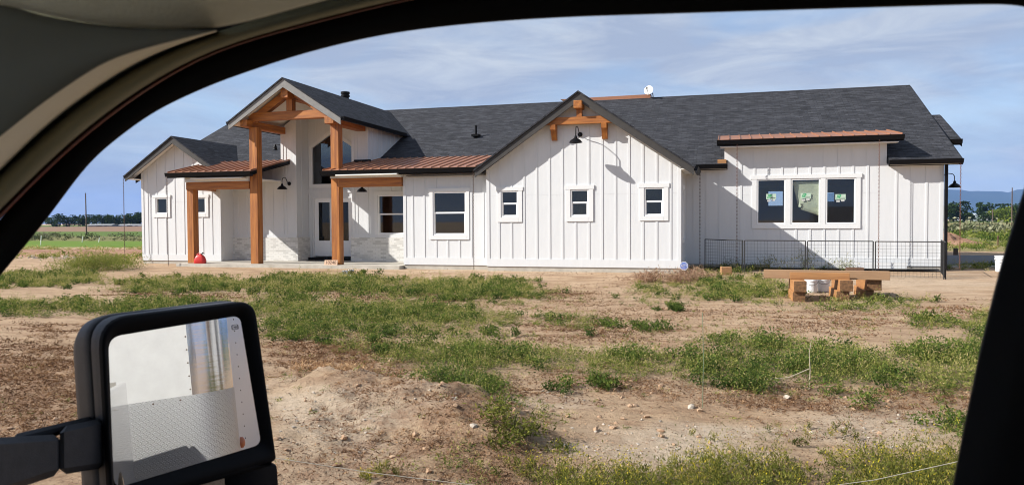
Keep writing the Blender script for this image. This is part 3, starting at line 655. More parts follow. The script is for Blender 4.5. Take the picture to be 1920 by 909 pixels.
# --- porch slab, soffits, friezes
P_(MB().box(-19.75, -10.72, 24.05, 27.3, -.1, .249), 'porch_slab', 'concrete')
for q in ((-18.99, -16.82, 23.95, 26.49, 3.36, 3.40), (-13.03, -10.72, 23.9, 26.49, 3.36, 3.40)): P_(MB().box(*q), 'porch_ceiling', 'soffit')
for q in ((-19.44, -16.72, 24.22, 24.50, 3.275, 3.46), (-13.42, -10.705, 24.24, 24.5, 3.295, 3.46)): P_(MB().box(*q), 'porch_frieze', 'trim')

# --- roofs
EZ, EY, PS, RY = 3.61, 26.2, .486, 33.15
def zr(y): return EZ+PS*(y-EY)
RZ = zr(RY)
mr = MB()
XL, XR = -23.4, 6.97
for a, b, y in ((XL, -18.9, 26.2), (-18.9, -16.95, 26.66), (-16.95, -12.9, 27.55), (-12.9, .08, 26.2), (.08, 4.95, 26.66), (4.95, XR, 26.2)):
    mr.slab([(a, y, zr(y)), (b, y, zr(y)), (b, RY, RZ), (a, RY, RZ)], .09)
mr.slab([(XL, RY, RZ), (XR, RY, RZ), (XR, 40.1, EZ), (XL, 40.1, EZ)], .09)
main_roof = P_(mr, 'main_roof', 'shingle')
cap_ = MB(); cap_.hexa([(XL, RY-.15, RZ-.07), (XR, RY-.15, RZ-.07), (XR, RY+.15, RZ-.07), (XL, RY+.15, RZ-.07), (XL, RY-.012, RZ+.022), (XR, RY-.012, RZ+.022), (XR, RY+.012, RZ+.022), (XL, RY+.012, RZ+.022)])
cap_.build('ridge_cap', M['shingle'], main_roof)
def gable(name, xc, zp, sl, hl, hr, yf, ylow, m='shingle'):
    """gable roof running back into the main roof: apex xc,zp, half widths hl/hr, front yf"""
    yr = EY+(zp-EZ)/PS+.1; mb = MB()
    for sg, hw in ((-1, hl), (1, hr)):
        ze = zp-sl*hw; ye = max(EY+(ze-EZ)/PS+.12, ylow)
        mb.slab([(xc, yf-.085, zp), (xc+sg*(hw+.03), yf-.085, ze-.02), (xc+sg*(hw+.03), ye, ze-.02), (xc, yr, zp)], .055)
        mb.slab([(xc, yf, zp-.056), (xc+sg*hw, yf, ze-.056), (xc+sg*hw, ye, ze-.056), (xc, yr, zp-.056)], .05)
    return P_(mb, name, m)
def rakes(name, xc, zp, sl, hl, hr, yf, m, h=.26, th=.045, drop=.06):
    mb = MB()
    for sg, hw in ((-1, hl), (1, hr)):
        z0, z1 = zp-drop, zp-sl*hw-drop
        p = [(xc, yf, z0), (xc+sg*hw, yf, z1), (xc+sg*hw, yf, z1-h*.95), (xc, yf, z0-h*1.18)]
        mb.prism(p, (0, -th, 0))
    return P_(mb, name, m)
gable('wing_roof', Aap, 5.16, .66, 2.25, 2.25, 25.3, 26.3); rakes('rake_board', Aap, 5.16, .66, 2.25, 2.25, 25.3, 'rake', .20)
gable('entry_roof', -15.02, 6.86, .65, 2.24, 2.24, 23.9, 27); rakes('rake_board', -15.02, 6.86, .65, 2.24, 2.24, 23.9, 'rakegrey', .24)
gable('wing_roof', Cap, 5.82, .69, 3.42, 3.52, 23.66, 26.6); rakes('rake_board', Cap, 5.82, .69, 3.42, 3.52, 23.66, 'rake', .23)
# soffit boards under the gables
for xc, zp, sl, hw, y0, y1 in ((Aap, 5.04, .66, 2.22, 25.31, 25.69), (-15.02, 6.74, .65, 2.2, 23.91, 27.39), (Cap, 5.70, .69, 3.4, 23.68, 23.99)):
    for sg in (-1, 1): P_(MB().slab([(xc, y0, zp), (xc+sg*hw, y0, zp-sl*hw), (xc+sg*hw, y1, zp-sl*hw), (xc, y1, zp)], .03), 'soffit', 'soffit')
for q in ((-1.29, -.93, 23.68, 26.49, 3.30, 3.33), (-23.05, -22.71, 25.32, 39, 3.50, 3.53), (-1.28, .05, 26.22, 26.49, 3.44, 3.46), (4.97, 6.9, 26.22, 26.49, 3.44, 3.46), (6.56, 6.92, 26.22, 26.6, 3.465, 3.485), (-.15, 5.2, 26.1, 26.49, 4.14, 4.17)):
    P_(MB().box(*q), 'soffit', 'soffit')
# main rake trim on the right end, left end
for x in (XR, XL):
    rk = MB()
    for y0, y1 in ((26.2, RY), (40.1, RY)): rk.prism([(x, y0, EZ-.02), (x, y1, RZ-.02), (x, y1, RZ-.24), (x, y0, EZ-.2)], (.035 if x > 0 else -.035, 0, 0))
    P_(rk, 'rake_board', 'black')
# gutters
def gutter(x0, x1, y, z, name='gutter'):
    mb = MB(); mb.hexa([(x0, y-.09, z-.13), (x1, y-.09, z-.13), (x1, y+.02, z-.13), (x0, y+.02, z-.13), (x0, y-.13, z+.012), (x1, y-.13, z+.012), (x1, y+.02, z+.012), (x0, y+.02, z+.012)])
    mb.box(x0+.002, x1-.002, y+.021, y+.06, z-.17, z-.02); return P_(mb, name, 'black')
gutter(-.93, .08, 26.2, 3.585); gutter(4.93, 7.0, 26.2, 3.585)
for x, y0, y1, z in ((-17.26, 23.88, 29.3, 5.40), (-12.78, 23.88, 29.3, 5.40), (-23.1, 25.3, 40, 3.66), (-.9, 23.66, 26.2, 3.38)):
    g = MB(); sg = 1 if x > -15.1 else -1; g.hexa([(x, y0, z-.13), (x+sg*.09, y0, z-.13), (x+sg*.09, y1, z-.13), (x, y1, z-.13), (x, y0, z), (x+sg*.13, y0, z), (x+sg*.13, y1, z), (x, y1, z)]); P_(g, 'gutter', 'black')

# metal porch and awning roofs with standing seams
def metalroof(name, x0, x1, yf, zf, yb, zb_, sp=.30, gut=True):
    mb = MB(); mb.slab([(x0, yf, zf), (x1, yf, zf), (x1, yb, zb_), (x0, yb, zb_)], .03)
    n = int((x1-x0)/sp); 
    for i in range(n+1):
        x = x0+.02+i*(x1-x0-.04)/n
        mb.hexa([(x-.011, yf-.01, zf-.002), (x+.011, yf-.01, zf-.002), (x+.011, yb, zb_-.002), (x-.011, yb, zb_-.002), (x-.008, yf-.01, zf+.036), (x+.008, yf-.01, zf+.036), (x+.008, yb, zb_+.036), (x-.008, yb, zb_+.036)])
    o = P_(mb, name, 'copper')
    for x in (x0, x1):
        sg = -1 if x == x0 else 1; fc = MB()
        fc.prism([(x, yf, zf-.032), (x, yb, zb_-.032), (x, yb, zb_-.18), (x, yf, zf-.17)], (-sg*.04, 0, 0))
        P_(fc, 'fascia', 'black')
    if gut: gutter(x0-.03, x1+.03, yf, zf-.035)
    return o
metalroof('porch_roof', -19.99, -16.41, 23.95, 3.63, 26.49, 4.20, .30)
metalroof('porch_roof', -13.60, -7.93, 24.02, 3.57, 27.4, 4.22, .31)
metalroof('awning_roof', -.23, 5.30, 26.06, 4.39, 28.45, 4.77, .33)
rb = MB(); rb.hexa([(-5.7, 33.1, RZ-.1), (-3.1, 33.1, RZ-.1), (-3.1, 36, RZ-.2), (-5.7, 36, RZ-.2), (-7.0, 33.1, RZ+.12), (-3.05, 33.1, RZ+.15), (-3.05, 36, RZ+.1), (-7.0, 36, RZ+.1)]); P_(rb, 'rear_dormer_roof', 'copper')
tw_ = MB(); tw_.box(-13.6, -12.92, 26.4, 26.46, 4.03, 4.12); P_(tw_, 'flashing', 'black')
# little awning on the right end wall
sr = MB(); sr.slab([(6.5, 28.0, 4.36), (7.42, 28.0, 4.36), (7.27, 30.0, 5.42), (6.5, 30.0, 5.42)], .08); P_(sr, 'side_roof', 'shingle')
gutter(6.5, 7.44, 28.0, 4.34)
sr = MB(); sr.prism([(7.42, 28.0, 4.33), (7.27, 30.0, 5.4), (7.27, 30.0, 5.2), (7.42, 28.0, 4.12)], (.03, 0, 0)); P_(sr, 'rake_board', 'black')
P_(MB().box(-.24, .04, 26.24, 26.49, 3.62, 3.76), 'timber_block', FIR[0])
P_(MB().box(6.56, 6.64, 26.36, 26.46, .2, 3.44), 'downspout', 'black')

# --- cedar timber work
def timber(name, x0, x1, y0, y1, z0, z1, ax): return P_(MB().box(x0, x1, y0, y1, z0, z1), name, WD[ax], bevel=.012)
timber('porch_post', -16.72, -16.40, 24.30, 24.62, .25, 5.22, 2); timber('porch_post', -13.42, -13.11, 24.30, 24.61, .25, 5.20, 2)
timber('porch_post', -19.44, -19.16, 24.30, 24.60, .25, 3.02, 2)
timber('porch_beam', -19.44, -16.735, 24.27, 24.55, 2.99, 3.27, 0); timber('porch_beam', -13.10, -10.72, 24.29, 24.55, 2.985, 3.29, 0)
timber('porch_beam', -19.42, -19.18, 24.62, 25.69, 2.99, 3.26, 1)
timber('tie_beam', -16.72, -13.42, 24.28, 24.56, 5.45, 5.74, 0)
timber('plate_beam', -16.86, -16.58, 23.98, 26.49, 5.21, 5.46, 1); timber('plate_beam', -13.47, -13.12, 23.98, 26.45, 5.19, 5.44, 1)
timber('ridge_beam', -15.19, -14.90, 23.97, 27.3, 6.17, 6.52, 1); timber('king_post', -15.17, -14.93, 24.30, 24.55, 5.745, 6.165, 2)
for sg in (-1, 1):
    tr_ = MB(); tr_.prism([(-15.02+sg*.16, 24.29, 6.53), (-15.02+sg*1.98, 24.29, 5.36), (-15.02+sg*1.73, 24.29, 5.24), (-15.02+sg*.16, 24.29, 6.25)], (0, .25, 0)); P_(tr_, 'truss_rafter', WD[0], bevel=.01)
# decoration in gable C
dm = MB(); dm.prism([(-5.86, 23.72, 4.80), (-3.02, 23.72, 4.80), (-3.32, 23.72, 5.02), (-5.54, 23.72, 5.02)], (0, .16, 0)); P_(dm, 'gable_beam', WD[0])
timber('gable_king_post', -4.51, -4.33, 23.75, 23.88, 5.025, 5.36, 2); timber('gable_ridge_block', -4.55, -4.29, 23.50, 23.99, 5.26, 5.50, 1)
for x in (-5.26, -3.64):
    b = MB(); b.prism([(x-.08, 23.99, 4.32), (x-.08, 23.90, 4.32), (x-.08, 23.84, 4.48), (x-.08, 23.76, 4.62), (x-.08, 23.68, 4.64), (x-.08, 23.66, 4.795), (x-.08, 23.99, 4.795)], (.17, 0, 0)); P_(b, 'gable_bracket', WD[2])

# --- lamps, vents, dish
def barn_lamp(wall, out, name='wall_lamp', drop=.25, rise=.22, R=.19, pend=False, reach=.5):
    """wall = mount point; out = horizontal unit vector away from the wall"""
    w = Vector(wall); o = Vector(out); mb = MB()
    if pend:
        c = w+Vector((0, 0, -drop)); mb.tube([w, c+Vector((0, 0, .1))], .014); mb.lathe(w, [(0, .0), (.06, -.001), (.06, -.03), (0, -.03)], 16)
    else:
        mb.lathe(w, [(.0, 0), (.075, .0), (.075, .02), (.05, .035), (0, .035)], 18, axis=o)
        L_ = reach; pts = [w, w+o*.10]
        for t in np.linspace(0, 1, 9): a = math.pi*t; pts.append(w+o*(.10+.10*t+(L_-.28)*(t**1.2))+Vector((0, 0, rise*math.sin(a*.62)**1.5)))
        top = w+o*L_+Vector((0, 0, rise*.78)); pts[-1] = top+Vector((0, 0, .02)); pts += [top+o*.05-Vector((0, 0, .05)), top+o*.055-Vector((0, 0, rise*.78+drop-.12))]
        c = Vector(pts[-1])-Vector((0, 0, .1)); mb.tube(pts, .013)
    lamp = P_(mb, name, 'black', smooth=True)
    sh = MB(); sh.lathe(c, [(.028, .14), (.045, .10), (.05, .06), (.08, .045), (R*.75, 0.0), (R, -.07), (R+.012, -.075), (R-.006, -.08), (R*.72, -.012), (.04, .04)], 28); sh.build('lamp_shade', M['black'], lamp, smooth=True)
    sb = MB(); sb.lathe(c, [(0, -.05), (.03, -.035), (.035, 0), (.02, .04)], 12); sb.build('bulb', M['vinyl'], lamp, smooth=True)
    return lamp
barn_lamp((-16.44, 26.49, 3.27), (.05, -1, 0), drop=.18, rise=.22)
barn_lamp((-13.12+.40, 25.3, 3.36), (0, -1, 0), drop=.43, pend=True, name='pendant_lamp')
barn_lamp((-4.43, 24.0-.02, 4.49), (-.04, -1, 0), drop=.26, rise=.20, R=.205, reach=.58)
barn_lamp((6.56, 27.5, 3.02), (1, 0, 0), drop=.2, rise=.2)
barn_lamp((-16.8, 26.75, 4.72), (-1, 0, 0), name='flood_lamp', drop=.03, rise=.12, R=.09, reach=.36)
vp = MB(); vp.tube([(-9.68, 29.35, 5.2), (-9.68, 29.35, 5.62)], .045, 12); vp.box(-9.83, -9.53, 29.2, 29.5, 5.18, 5.26); P_(vp, 'vent_pipe', 'black')
ch = MB(); ch.lathe((-17.2, 32.6, 7.0), [(.17, 0), (.17, .62), (.21, .63), (.21, .70), (.18, .71), (.18, .76), (.21, .77), (.21, .86), (0, .88)], 20); P_(ch, 'chimney_cap', 'black')
ds = MB(); c = Vector((-3.12, 32.98, 7.27)); ax = Vector((-.25, -.93, .25)).normalized(); ds.lathe(c, [(0, -.04), (.08, -.03), (.15, 0), (.2, .05), (.2, .058), (.145, .014), (.08, -.018), (0, -.026)], 28, axis=ax); dish = P_(ds, 'satellite_dish', 'vinyl', smooth=True)
MB().tube([c-ax*.04, c-ax*.08+Vector((.12, .1, -.1)), (-2.95, 33.1, 6.95)], .02).build('dish_mast', M['room'], dish)
MB().tube([c+Vector((0, 0, -.22)), c+ax*.28+Vector((0, 0, -.02))], .012).tube([c+ax*.26, c+ax*.34], .035).build('feed_arm', M['room'], dish)

# ================================================================== PICKUP TRUCK (the photograph is taken from its cab)
TK = thing('pickup_truck', (0, -.3, 0), 'silver pickup truck around the camera, with black window frame, beige trim and tow mirror', 'truck')
def K_(mb, name, m, **k): return mb.build(name, M[m] if isinstance(m, str) else m, TK, **k)
def resample(pts, n):
    p = np.array(pts, float); s = np.r_[0, np.cumsum(np.linalg.norm(np.diff(p, axis=0), axis=1))]; t = np.linspace(0, s[-1], n)
    # smooth through the points
    out = np.stack([np.interp(t, s, p[:, i]) for i in (0, 1)], 1)
    for _ in range(n//14): out[1:-1] = out[1:-1]*.5+(out[:-2]+out[2:])*.25
    return out
L0 = [(-330, 1000), (-290, 900), (-240, 820), (-150, 700), (0, 517), (86, 414), (171, 297), (286, 209), (400, 157), (514, 118), (560, 103), (631, 84.5), (702, 68.5), (772, 57), (879, 45), (985, 37), (1091, 31.5), (1240, 27), (1580, 16.5), (1850, 8.5), (1888, 8.5), (1925, 9), (1950, 12), (1972, 26), (1980, 80), (1972, 160), (1954, 240), (1920, 355), (1905, 400), (1880, 480), (1860, 560), (1840, 640), (1815, 760), (1795, 860), (1787, 909), (1755, 1040), (1735, 1075), (1690, 1095)]
L1 = [(-420, 900), (-330, 760), (-170, 575), (0, 415), (34, 372), (114, 297), (171, 245), (229, 203), (286, 160), (400, 97), (486, 72), (560, 53), (631, 34), (702, 16), (780, -2), (1000, -42), (1500, -75), (1950, -95), (2030, -70), (2070, 20), (2080, 160), (2070, 300), (2045, 480), (2000, 700), (1930, 909), (1870, 1120), (1820, 1200)]
n = 320
# dense straight polylines, matched by arc length, for the near frame
def loopY(px, Y): return [at_y(u, v, Y) for u, v in px]
def match(a, b, n):      # two polylines sampled with matching stations
    return resample(a, n), resample(b, n)
p0, p1 = match(L0, L1, n)
# the rear quarter (right edge) leans inwards a little
bandm = MB().loft([loopY(p0, .655), loopY(p0, .625), loopY(p0*.97+p1*.03, .612), loopY(p1, .595), loopY(p1, .66)])
K_(bandm, 'door_window_frame', 'bandblack', smooth=True)
sl_ = MB(); pm = p1*.985+p0*.015
L2 = [(-500, 820), (-330, 640), (-170, 475), (0, 322), (69, 253), (120, 210), (189, 160), (236, 130), (286, 103), (350, 78), (412, 57), (486, 36), (560, 15), (640, -6), (900, -62), (1300, -95), (2000, -120)]
L1s = [(-420, 900), (-330, 760), (-170, 575), (0, 415), (34, 372), (114, 297), (171, 245), (229, 203), (286, 160), (400, 97), (486, 72), (560, 53), (631, 34), (702, 16), (780, -2), (1000, -42), (1500, -75), (2000, -100)]
q1, q2 = resample(L1s, 70), resample(L2, 70)
# painted door edge seen as a thin maroon line, then the rubber seal, then the trim
e0, e1 = q1*.995+q2*.005, q1*.84+q2*.16
K_(MB().loft([loopY(e0, .592), loopY(q1*.93+q2*.07, .578), loopY(e1, .592)]), 'door_edge', mat('maroon_door_edge', (.30, .075, .05), .3, coat=1), smooth=True)
sq = [loopY(q1*(1-t)+q2*t, Y) for t, Y in ((.14, .60), (.18, .578), (.3, .560), (.55, .552), (.8, .556), (.93, .572), (1.0, .60))]
K_(MB().loft(sq), 'door_seal', 'seal', smooth=True)
bk5 = resample([(-900, 300), (-800, -300), (-100, -700), (600, -700), (1300, -700), (2100, -600)], 70)
K_(MB().loft([loopY(q1, .640), loopY(q2, .645), loopY(q2*.6+bk5*.4, .65), loopY(bk5, .655)]), 'pillar_structure', 'bandblack')
L3 = [(-520, 690), (-330, 520), (-170, 385), (0, 257), (43, 222), (86, 189), (143, 150), (200, 114), (257, 95), (314, 80), (360, 69), (405, 58)]
L4 = [(-520, 60), (-330, 20), (-170, 4), (0, 8), (30, 15), (57, 23), (100, 35), (143, 43), (200, 50), (257, 54), (330, 56), (409, 57)]
L2b = [(-500, 820), (-330, 640), (-170, 475), (0, 322), (69, 253), (120, 210), (189, 160), (236, 130), (286, 103), (350, 78), (408, 59.5)]
r2, r3, r4 = resample(L2b, 60), resample(L3, 60), resample(L4, 60)
pt = [loopY(r2, .60), loopY(r2*.97+r3*.03, .55), loopY(r2*.85+r3*.15, .535), loopY(r2*.4+r3*.6, .455), loopY(r3*.93+r2*.07, .405), loopY(r3, .394)]
K_(MB().loft(pt), 'pillar_trim', 'trimbeige', smooth=True)
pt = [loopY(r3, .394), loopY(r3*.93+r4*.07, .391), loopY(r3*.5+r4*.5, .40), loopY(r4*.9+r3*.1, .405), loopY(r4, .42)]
K_(MB().loft(pt), 'pillar_trim_shade', mat('beige_trim_shade', (.13, .14, .125), .9), smooth=True)  # upper part of the beige trim, its shade painted in as a darker colour
L4h = [(-520, 60), (-330, 20), (-170, 4), (0, 8), (30, 15), (57, 23), (100, 35), (143, 43), (200, 50), (257, 54), (330, 56), (412, 56), (486, 35), (560, 14), (640, -7), (900, -63), (1300, -97), (2000, -122)]
h4 = resample(L4h, 90); a4 = loopY(h4, .425); a4b = loopY(h4+np.array([0, -4]), .415)
def lift(p, y, z): return Vector((p.x*(.7+.3*(y > .2)), y, max(z, p.z+.004)))
K_(MB().loft([a4, a4b, [lift(p, .36, p.z+.035) for p in a4], [lift(p, .15, 2.035) for p in a4], [Vector((p.x*.7, -.5, 2.05)) for p in a4], [Vector((p.x*.7, -1.15, 1.98)) for p in a4]]), 'headliner', mat('headliner_fabric', (.80, .785, .66), .95, bump=((400, 400, 400), .3, .002)), smooth=True)
# outer body
arch = lambda xc, r: [(xc-r*math.cos(a), .42+r*math.sin(a)) for a in np.linspace(0, math.pi, 13)]
prof = [(-2.7, .5)]+arch(-1.95, .46)+arch(2.85, .48)+[(4.35, .55), (4.35, 1.36), (1.75, 1.38), (-1.0, 1.38), (-2.65, 1.18)]
for y, dy in ((.615, .05), (-1.30, .05)):
    b = MB(); b.prism([(x, y, z) for x, z in prof], (0, dy, 0)); K_(b, 'body_side', 'bed', bevel=.015)
b = MB()
b.box(-.72, 1.72, -1.24, .60, 2.075, 2.13)                                # roof
b.box(1.72, 1.76, -1.24, .64, .5, 1.45); b.box(1.72, 1.76, -1.24, .64, 1.95, 2.13)                                   # cab rear wall
b.box(.50, 1.72, .60, .64, 1.385, 2.075)                                  # right side behind the front door
b.hexa([(-1.05, .585, 1.385), (-.98, .585, 1.385), (-.98, .65, 1.385), (-1.05, .65, 1.385), (-.66, .56, 2.075), (-.58, .56, 2.075), (-.58, .63, 2.075), (-.66, .63, 2.075)])
b.box(-.75, .55, .575, .64, 1.985, 2.075)
b.box(-.95, -.85, -1.24, -1.18, 1.385, 2.075); b.box(.3, 1.72, -1.24, -1.2, 1.385, 2.075); b.box(-.85, .3, -1.24, -1.2, 1.98, 2.075)
b.box(-1.1, 1.72, -1.24, .60, .48, .54); b.box(-1.1, -.70, -1.24, .57, .56, 1.30)
b.hexa([(-2.68, -1.2, .6), (-1.1, -1.2, .6), (-1.1, .58, .6), (-2.68, .58, .6), (-2.64, -1.15, 1.17), (-1.0, -1.2, 1.40), (-1.0, .58, 1.40), (-2.64, .53, 1.17)])
K_(b, 'cab', 'bed')
b = MB(); b.box(1.8, 4.33, -1.24, .60, .70, .76); b.box(4.30, 4.36, -1.24, .60, .76, 1.37); b.box(1.8, 1.86, -1.24, .6, .76, 1.36); K_(b, 'cargo_bed', 'bed')
b = MB(); b.box(4.36, 4.50, -1.25, .62, .48, .64); K_(b, 'rear_bumper', 'chrome', bevel=.02)
b = MB(); b.hexa([(-1.02, -1.18, 1.40), (-1.01, -1.18, 1.40), (-1.01, .57, 1.40), (-1.02, .57, 1.40), (-.70, -1.15, 2.07), (-.69, -1.15, 2.07), (-.69, .55, 2.07), (-.70, .55, 2.07)]); K_(b, 'windshield', glass_mat('windshield_glass', 1.45, (.9, .93, .92)))
b = MB(); b.box(-.98, .45, .50, .61, .58, 1.375); K_(b, 'door_panel', 'bandblack')
for x, y in ((-1.95, .40), (2.85, .40), (-1.95, -1.27), (2.85, -1.27)):
    w = MB(); w.lathe((x, y, .40), [(.24, 0), (.38, .0), (.405, .04), (.405, .18), (.38, .22), (.24, .22)], 32, axis=(0, 1, 0)); wo_ = K_(w, 'wheel', 'rubber', smooth=True)
    r = MB(); r.lathe((x, y+.03, .40), [(.0, .10), (.08, .12), (.10, .08), (.2, .06), (.245, .15), (.245, 0)], 24, axis=(0, 1, 0)); r.build('rim', M['chrome'], wo_, smooth=True)

# --- tow mirror
def fillet(c, r, k=6):
    out = []; m = len(c); c = [np.array(p, float) for p in c]
    rr = r if isinstance(r, (list, tuple)) else [r]*m
    for i in range(m):
        a, p, b = c[i-1], c[i], c[(i+1) % m]; d0 = (a-p)/np.linalg.norm(a-p); d1 = (b-p)/np.linalg.norm(b-p)
        s, e = p+d0*rr[i], p+d1*rr[i]
        for t in np.linspace(0, 1, k+1): out.append((1-t)**2*s+2*t*(1-t)*p+t*t*e)
    return out
MD = 1.18
mp0 = at_d(345, 745, MD); md = (at_d(363, 742, 1)-Vector((0, 0, CAMZ))).normalized()
TRA = math.radians(12); TC = Vector((5.15, 1.42, 0))          # trailer yaw and front right corner
tf = Vector((-math.cos(TRA), -math.sin(TRA), 0)); ts = Vector((-math.sin(TRA), math.cos(TRA), 0))
tgt = TC-ts*.30; tgt.z = 1.13
mR = (tgt-at_d(363, 742, MD)).normalized(); mn = (mR-md).normalized()
def at_m(u, v, off=0):
    d = Vector(ray(u, v)); o = Vector((0, 0, CAMZ)); t = (mp0-o).dot(mn)/d.dot(mn); return o+d*t+mn*off
def mloop(px, off): return [at_m(p[0], p[1], off) for p in px]
G1 = fillet([(202, 632), (449, 591), (489, 832), (213, 915)], [26, 16, 16, 22])
G2 = fillet([(225, 945), (416, 876), (432, 990), (235, 1020)], [14, 9, 12, 14])
OU = fillet([(180, 597), (470, 562), (512, 862), (199, 948)], [58, 32, 10, 10]); OL = fillet([(199, 950), (512, 864), (524, 1020), (212, 1085)], [10, 10, 40, 40])
OA = fillet([(180, 597), (470, 562), (524, 1020), (212, 1085)], [58, 32, 40, 40])
cen = lambda px: np.mean(np.array(px), 0)
def scl(px, k): c = cen(px); return [c+(np.array(p)-c)*k for p in px]
hs = MB()
hs.loft([mloop(OA, .006), mloop(scl(OA, 1.0), -.010), mloop(scl(OA, 1.004), -.024), mloop(scl(OA, .988), -.0255), mloop(scl(OA, .988), -.028), mloop(scl(OA, 1.008), -.0295), mloop(scl(OA, 1.012), -.05), mloop(scl(OA, .99), -.085), mloop(scl(OA, .93), -.115), mloop(scl(OA, .80), -.135), mloop(scl(OA, .4), -.145), mloop(scl(OA, .01), -.148)], closed=True)
mir = K_(hs, 'tow_mirror', 'plastic', smooth=True)
rm_ = MB()
for O_, G_ in ((OU, G1), (OL, G2)):
    gi = scl(G_, 1.035)
    rm_.loft([mloop(O_, .004), mloop(scl(O_, .992), .012), mloop(scl(O_, .975), .016), mloop([g*.5+np.array(o)*.5 for g, o in zip([np.array(x) for x in gi], O_)], .014), mloop(gi, .010), mloop(scl(G_, 1.01), -.002), mloop(scl(G_, .9), -.003)], closed=True)
rm_.build('bezel', M['bandblack'], mir, smooth=True)
gm = MB(); gm.add(mloop(G1, .0015), [tuple(range(len(G1)))]); gm.build('mirror_glass', M['mirror'], mir)
g2 = [at_m(p[0], p[1], .0015) for p in G2]; c2 = sum(g2, Vector())/len(g2)
gm = MB(); gm.add([p+mn*(.02*(p.z-c2.z)/.03*.12) for p in g2], [tuple(range(len(g2)))]); gm.build('spotter_glass', M['mirror'], mir)
# heated mirror symbol printed on the glass
ic = MB(); bx_ = fillet([(433, 609.5), (445, 607.5), (446.3, 616.5), (434.2, 618.3)], 2.2, 4); bi_ = scl(bx_, .82)
ic.loft([mloop(bx_, .0022), mloop(bi_, .0022)], closed=True)
for k in range(3):
    x = 437.2+k*2.2; ic.add([at_m(x, 611.3-.3*k, .0022), at_m(x+.9, 611.2-.3*k, .0022), at_m(x+1.1, 614.2-.3*k, .0022), at_m(x+.2, 614.3-.3*k, .0022)], [(0, 1, 2, 3)])
ic.add([at_m(437.3, 615.2, .0022), at_m(443, 614.4, .0022), at_m(443.1, 615.2, .0022), at_m(437.4, 616, .0022)], [(0, 1, 2, 3)])
ic.build('heater_symbol', M['inkblack'], mir)
# telescoping arm
def bar(a, b, wa, wb):   # tapered box between two pixel/depth stations: (u, v_top, v_bottom, depth), thickness in depth
    pa = [at_d(a[0], a[2], a[3]), at_d(a[0], a[2], a[3]+wa), at_d(a[0], a[1], a[3]+wa), at_d(a[0], a[1], a[3])]
    pb = [at_d(b[0], b[2], b[3]), at_d(b[0], b[2], b[3]+wb), at_d(b[0], b[1], b[3]+wb), at_d(b[0], b[1], b[3])]
    return MB().add(pa+pb, [(0, 1, 2, 3), (7, 6, 5, 4), (0, 4, 5, 1), (1, 5, 6, 2), (2, 6, 7, 3), (3, 7, 4, 0)])
bar((-260, 834, 1012, .70), (113, 813, 888, 1.01), .06, .06).build('arm', M['plastic'], mir).modifiers.new('bevel', 'BEVEL').width = .008
s1 = bar((24, 814, 836, .985), (172, 779, 800, 1.10), .085, .085).build('arm_cover', M['plastic'], mir); s1.modifiers.new('bevel', 'BEVEL').width = .005
s2 = bar((112, 800, 890, 1.005), (196, 782, 876, 1.09), .085, .09).build('arm_sleeve', M['plastic'], mir); s2.modifiers.new('bevel', 'BEVEL').width = .008

# ================================================================== ENCLOSED TRAILER (seen in the mirror)
TR_ = thing('enclosed_trailer', (TC.x, TC.y, 0), 'white enclosed trailer with diamond plate nose, reflected in the tow mirror', 'trailer')
def tp(s, t, z): p = TC-ts*s-tf*t; return Vector((p.x, p.y, z))
def E_(mb, name, m, **k): return mb.build(name, M[m], TR_, **k)
R_ = .30
arc = [(R_-R_*math.sin(a), R_-R_*math.cos(a)) for a in np.linspace(0, math.pi/2, 10)]     # from front to side
zp, zb0, zt = 1.13, .34, 2.55
def wallstrip(path, z0, z1): return MB().loft([[tp(s, t, z0) for s, t in path], [tp(s, t, z1) for s, t in path]])
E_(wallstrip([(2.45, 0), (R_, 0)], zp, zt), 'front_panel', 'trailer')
E_(wallstrip([(a, b) for a, b in arc], zp, zt), 'corner_cap', 'alum', smooth=True)
off = [(2.45, -.006), (1.6, -.006), (.9, -.006), (R_, -.006)]+[(a-.006*math.sin(i/9*math.pi/2), b-.006*math.cos(i/9*math.pi/2)) for i, (a, b) in enumerate(arc)][1:]
E_(wallstrip(off, zb0, zp+.01), 'stone_guard', 'plate', smooth=True)
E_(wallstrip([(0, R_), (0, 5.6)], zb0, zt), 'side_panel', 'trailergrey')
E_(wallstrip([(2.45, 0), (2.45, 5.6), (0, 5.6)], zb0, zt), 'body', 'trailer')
E_(MB().add([tp(2.45, 0, zt), tp(R_, 0, zt), *[tp(a, b, zt) for a, b in arc[1:]], tp(0, 5.6, zt), tp(2.45, 5.6, zt)], [tuple(range(14))[:13] if False else tuple(range(2+9+2))]), 'roof', 'trailer')
rv = MB()
for zz in np.arange(zp+.06, zt, .115):
    for s in (R_+.012, 1.0, 1.7): rv.lathe(tp(s, -.001, zz), [(.0075, -.002), (.006, .004), (0, .006)], 8, axis=tf)
for zz in np.arange(.5, zt, .115):
    rv.lathe(tp(-.001, R_+.42, zz), [(.008, -.002), (.006, .004), (0, .006)], 8, axis=ts)
for s in np.arange(R_+.1, 2.4, .22): rv.lathe(tp(s, -.008, zp-.02), [(.008, -.002), (.006, .004), (0, .006)], 8, axis=tf)
E_(rv, 'rivets', 'chain')
lt = MB(); lt.lathe(tp(0, R_+.10, .62), [(.05, 0), (.05, .02), (.03, .035), (0, .04)], 16, axis=ts); E_(lt, 'marker_light', 'amber', smooth=True)
for t in (3.0, 3.9):
    w = MB(); c = tp(.16, t, .36); w.lathe(c, [(.18, -.1), (.36, -.1), (.37, -.06), (.37, .06), (.36, .1), (.18, .1), (0, .06)], 24, axis=ts); E_(w, 'wheel', 'rubber', smooth=True)
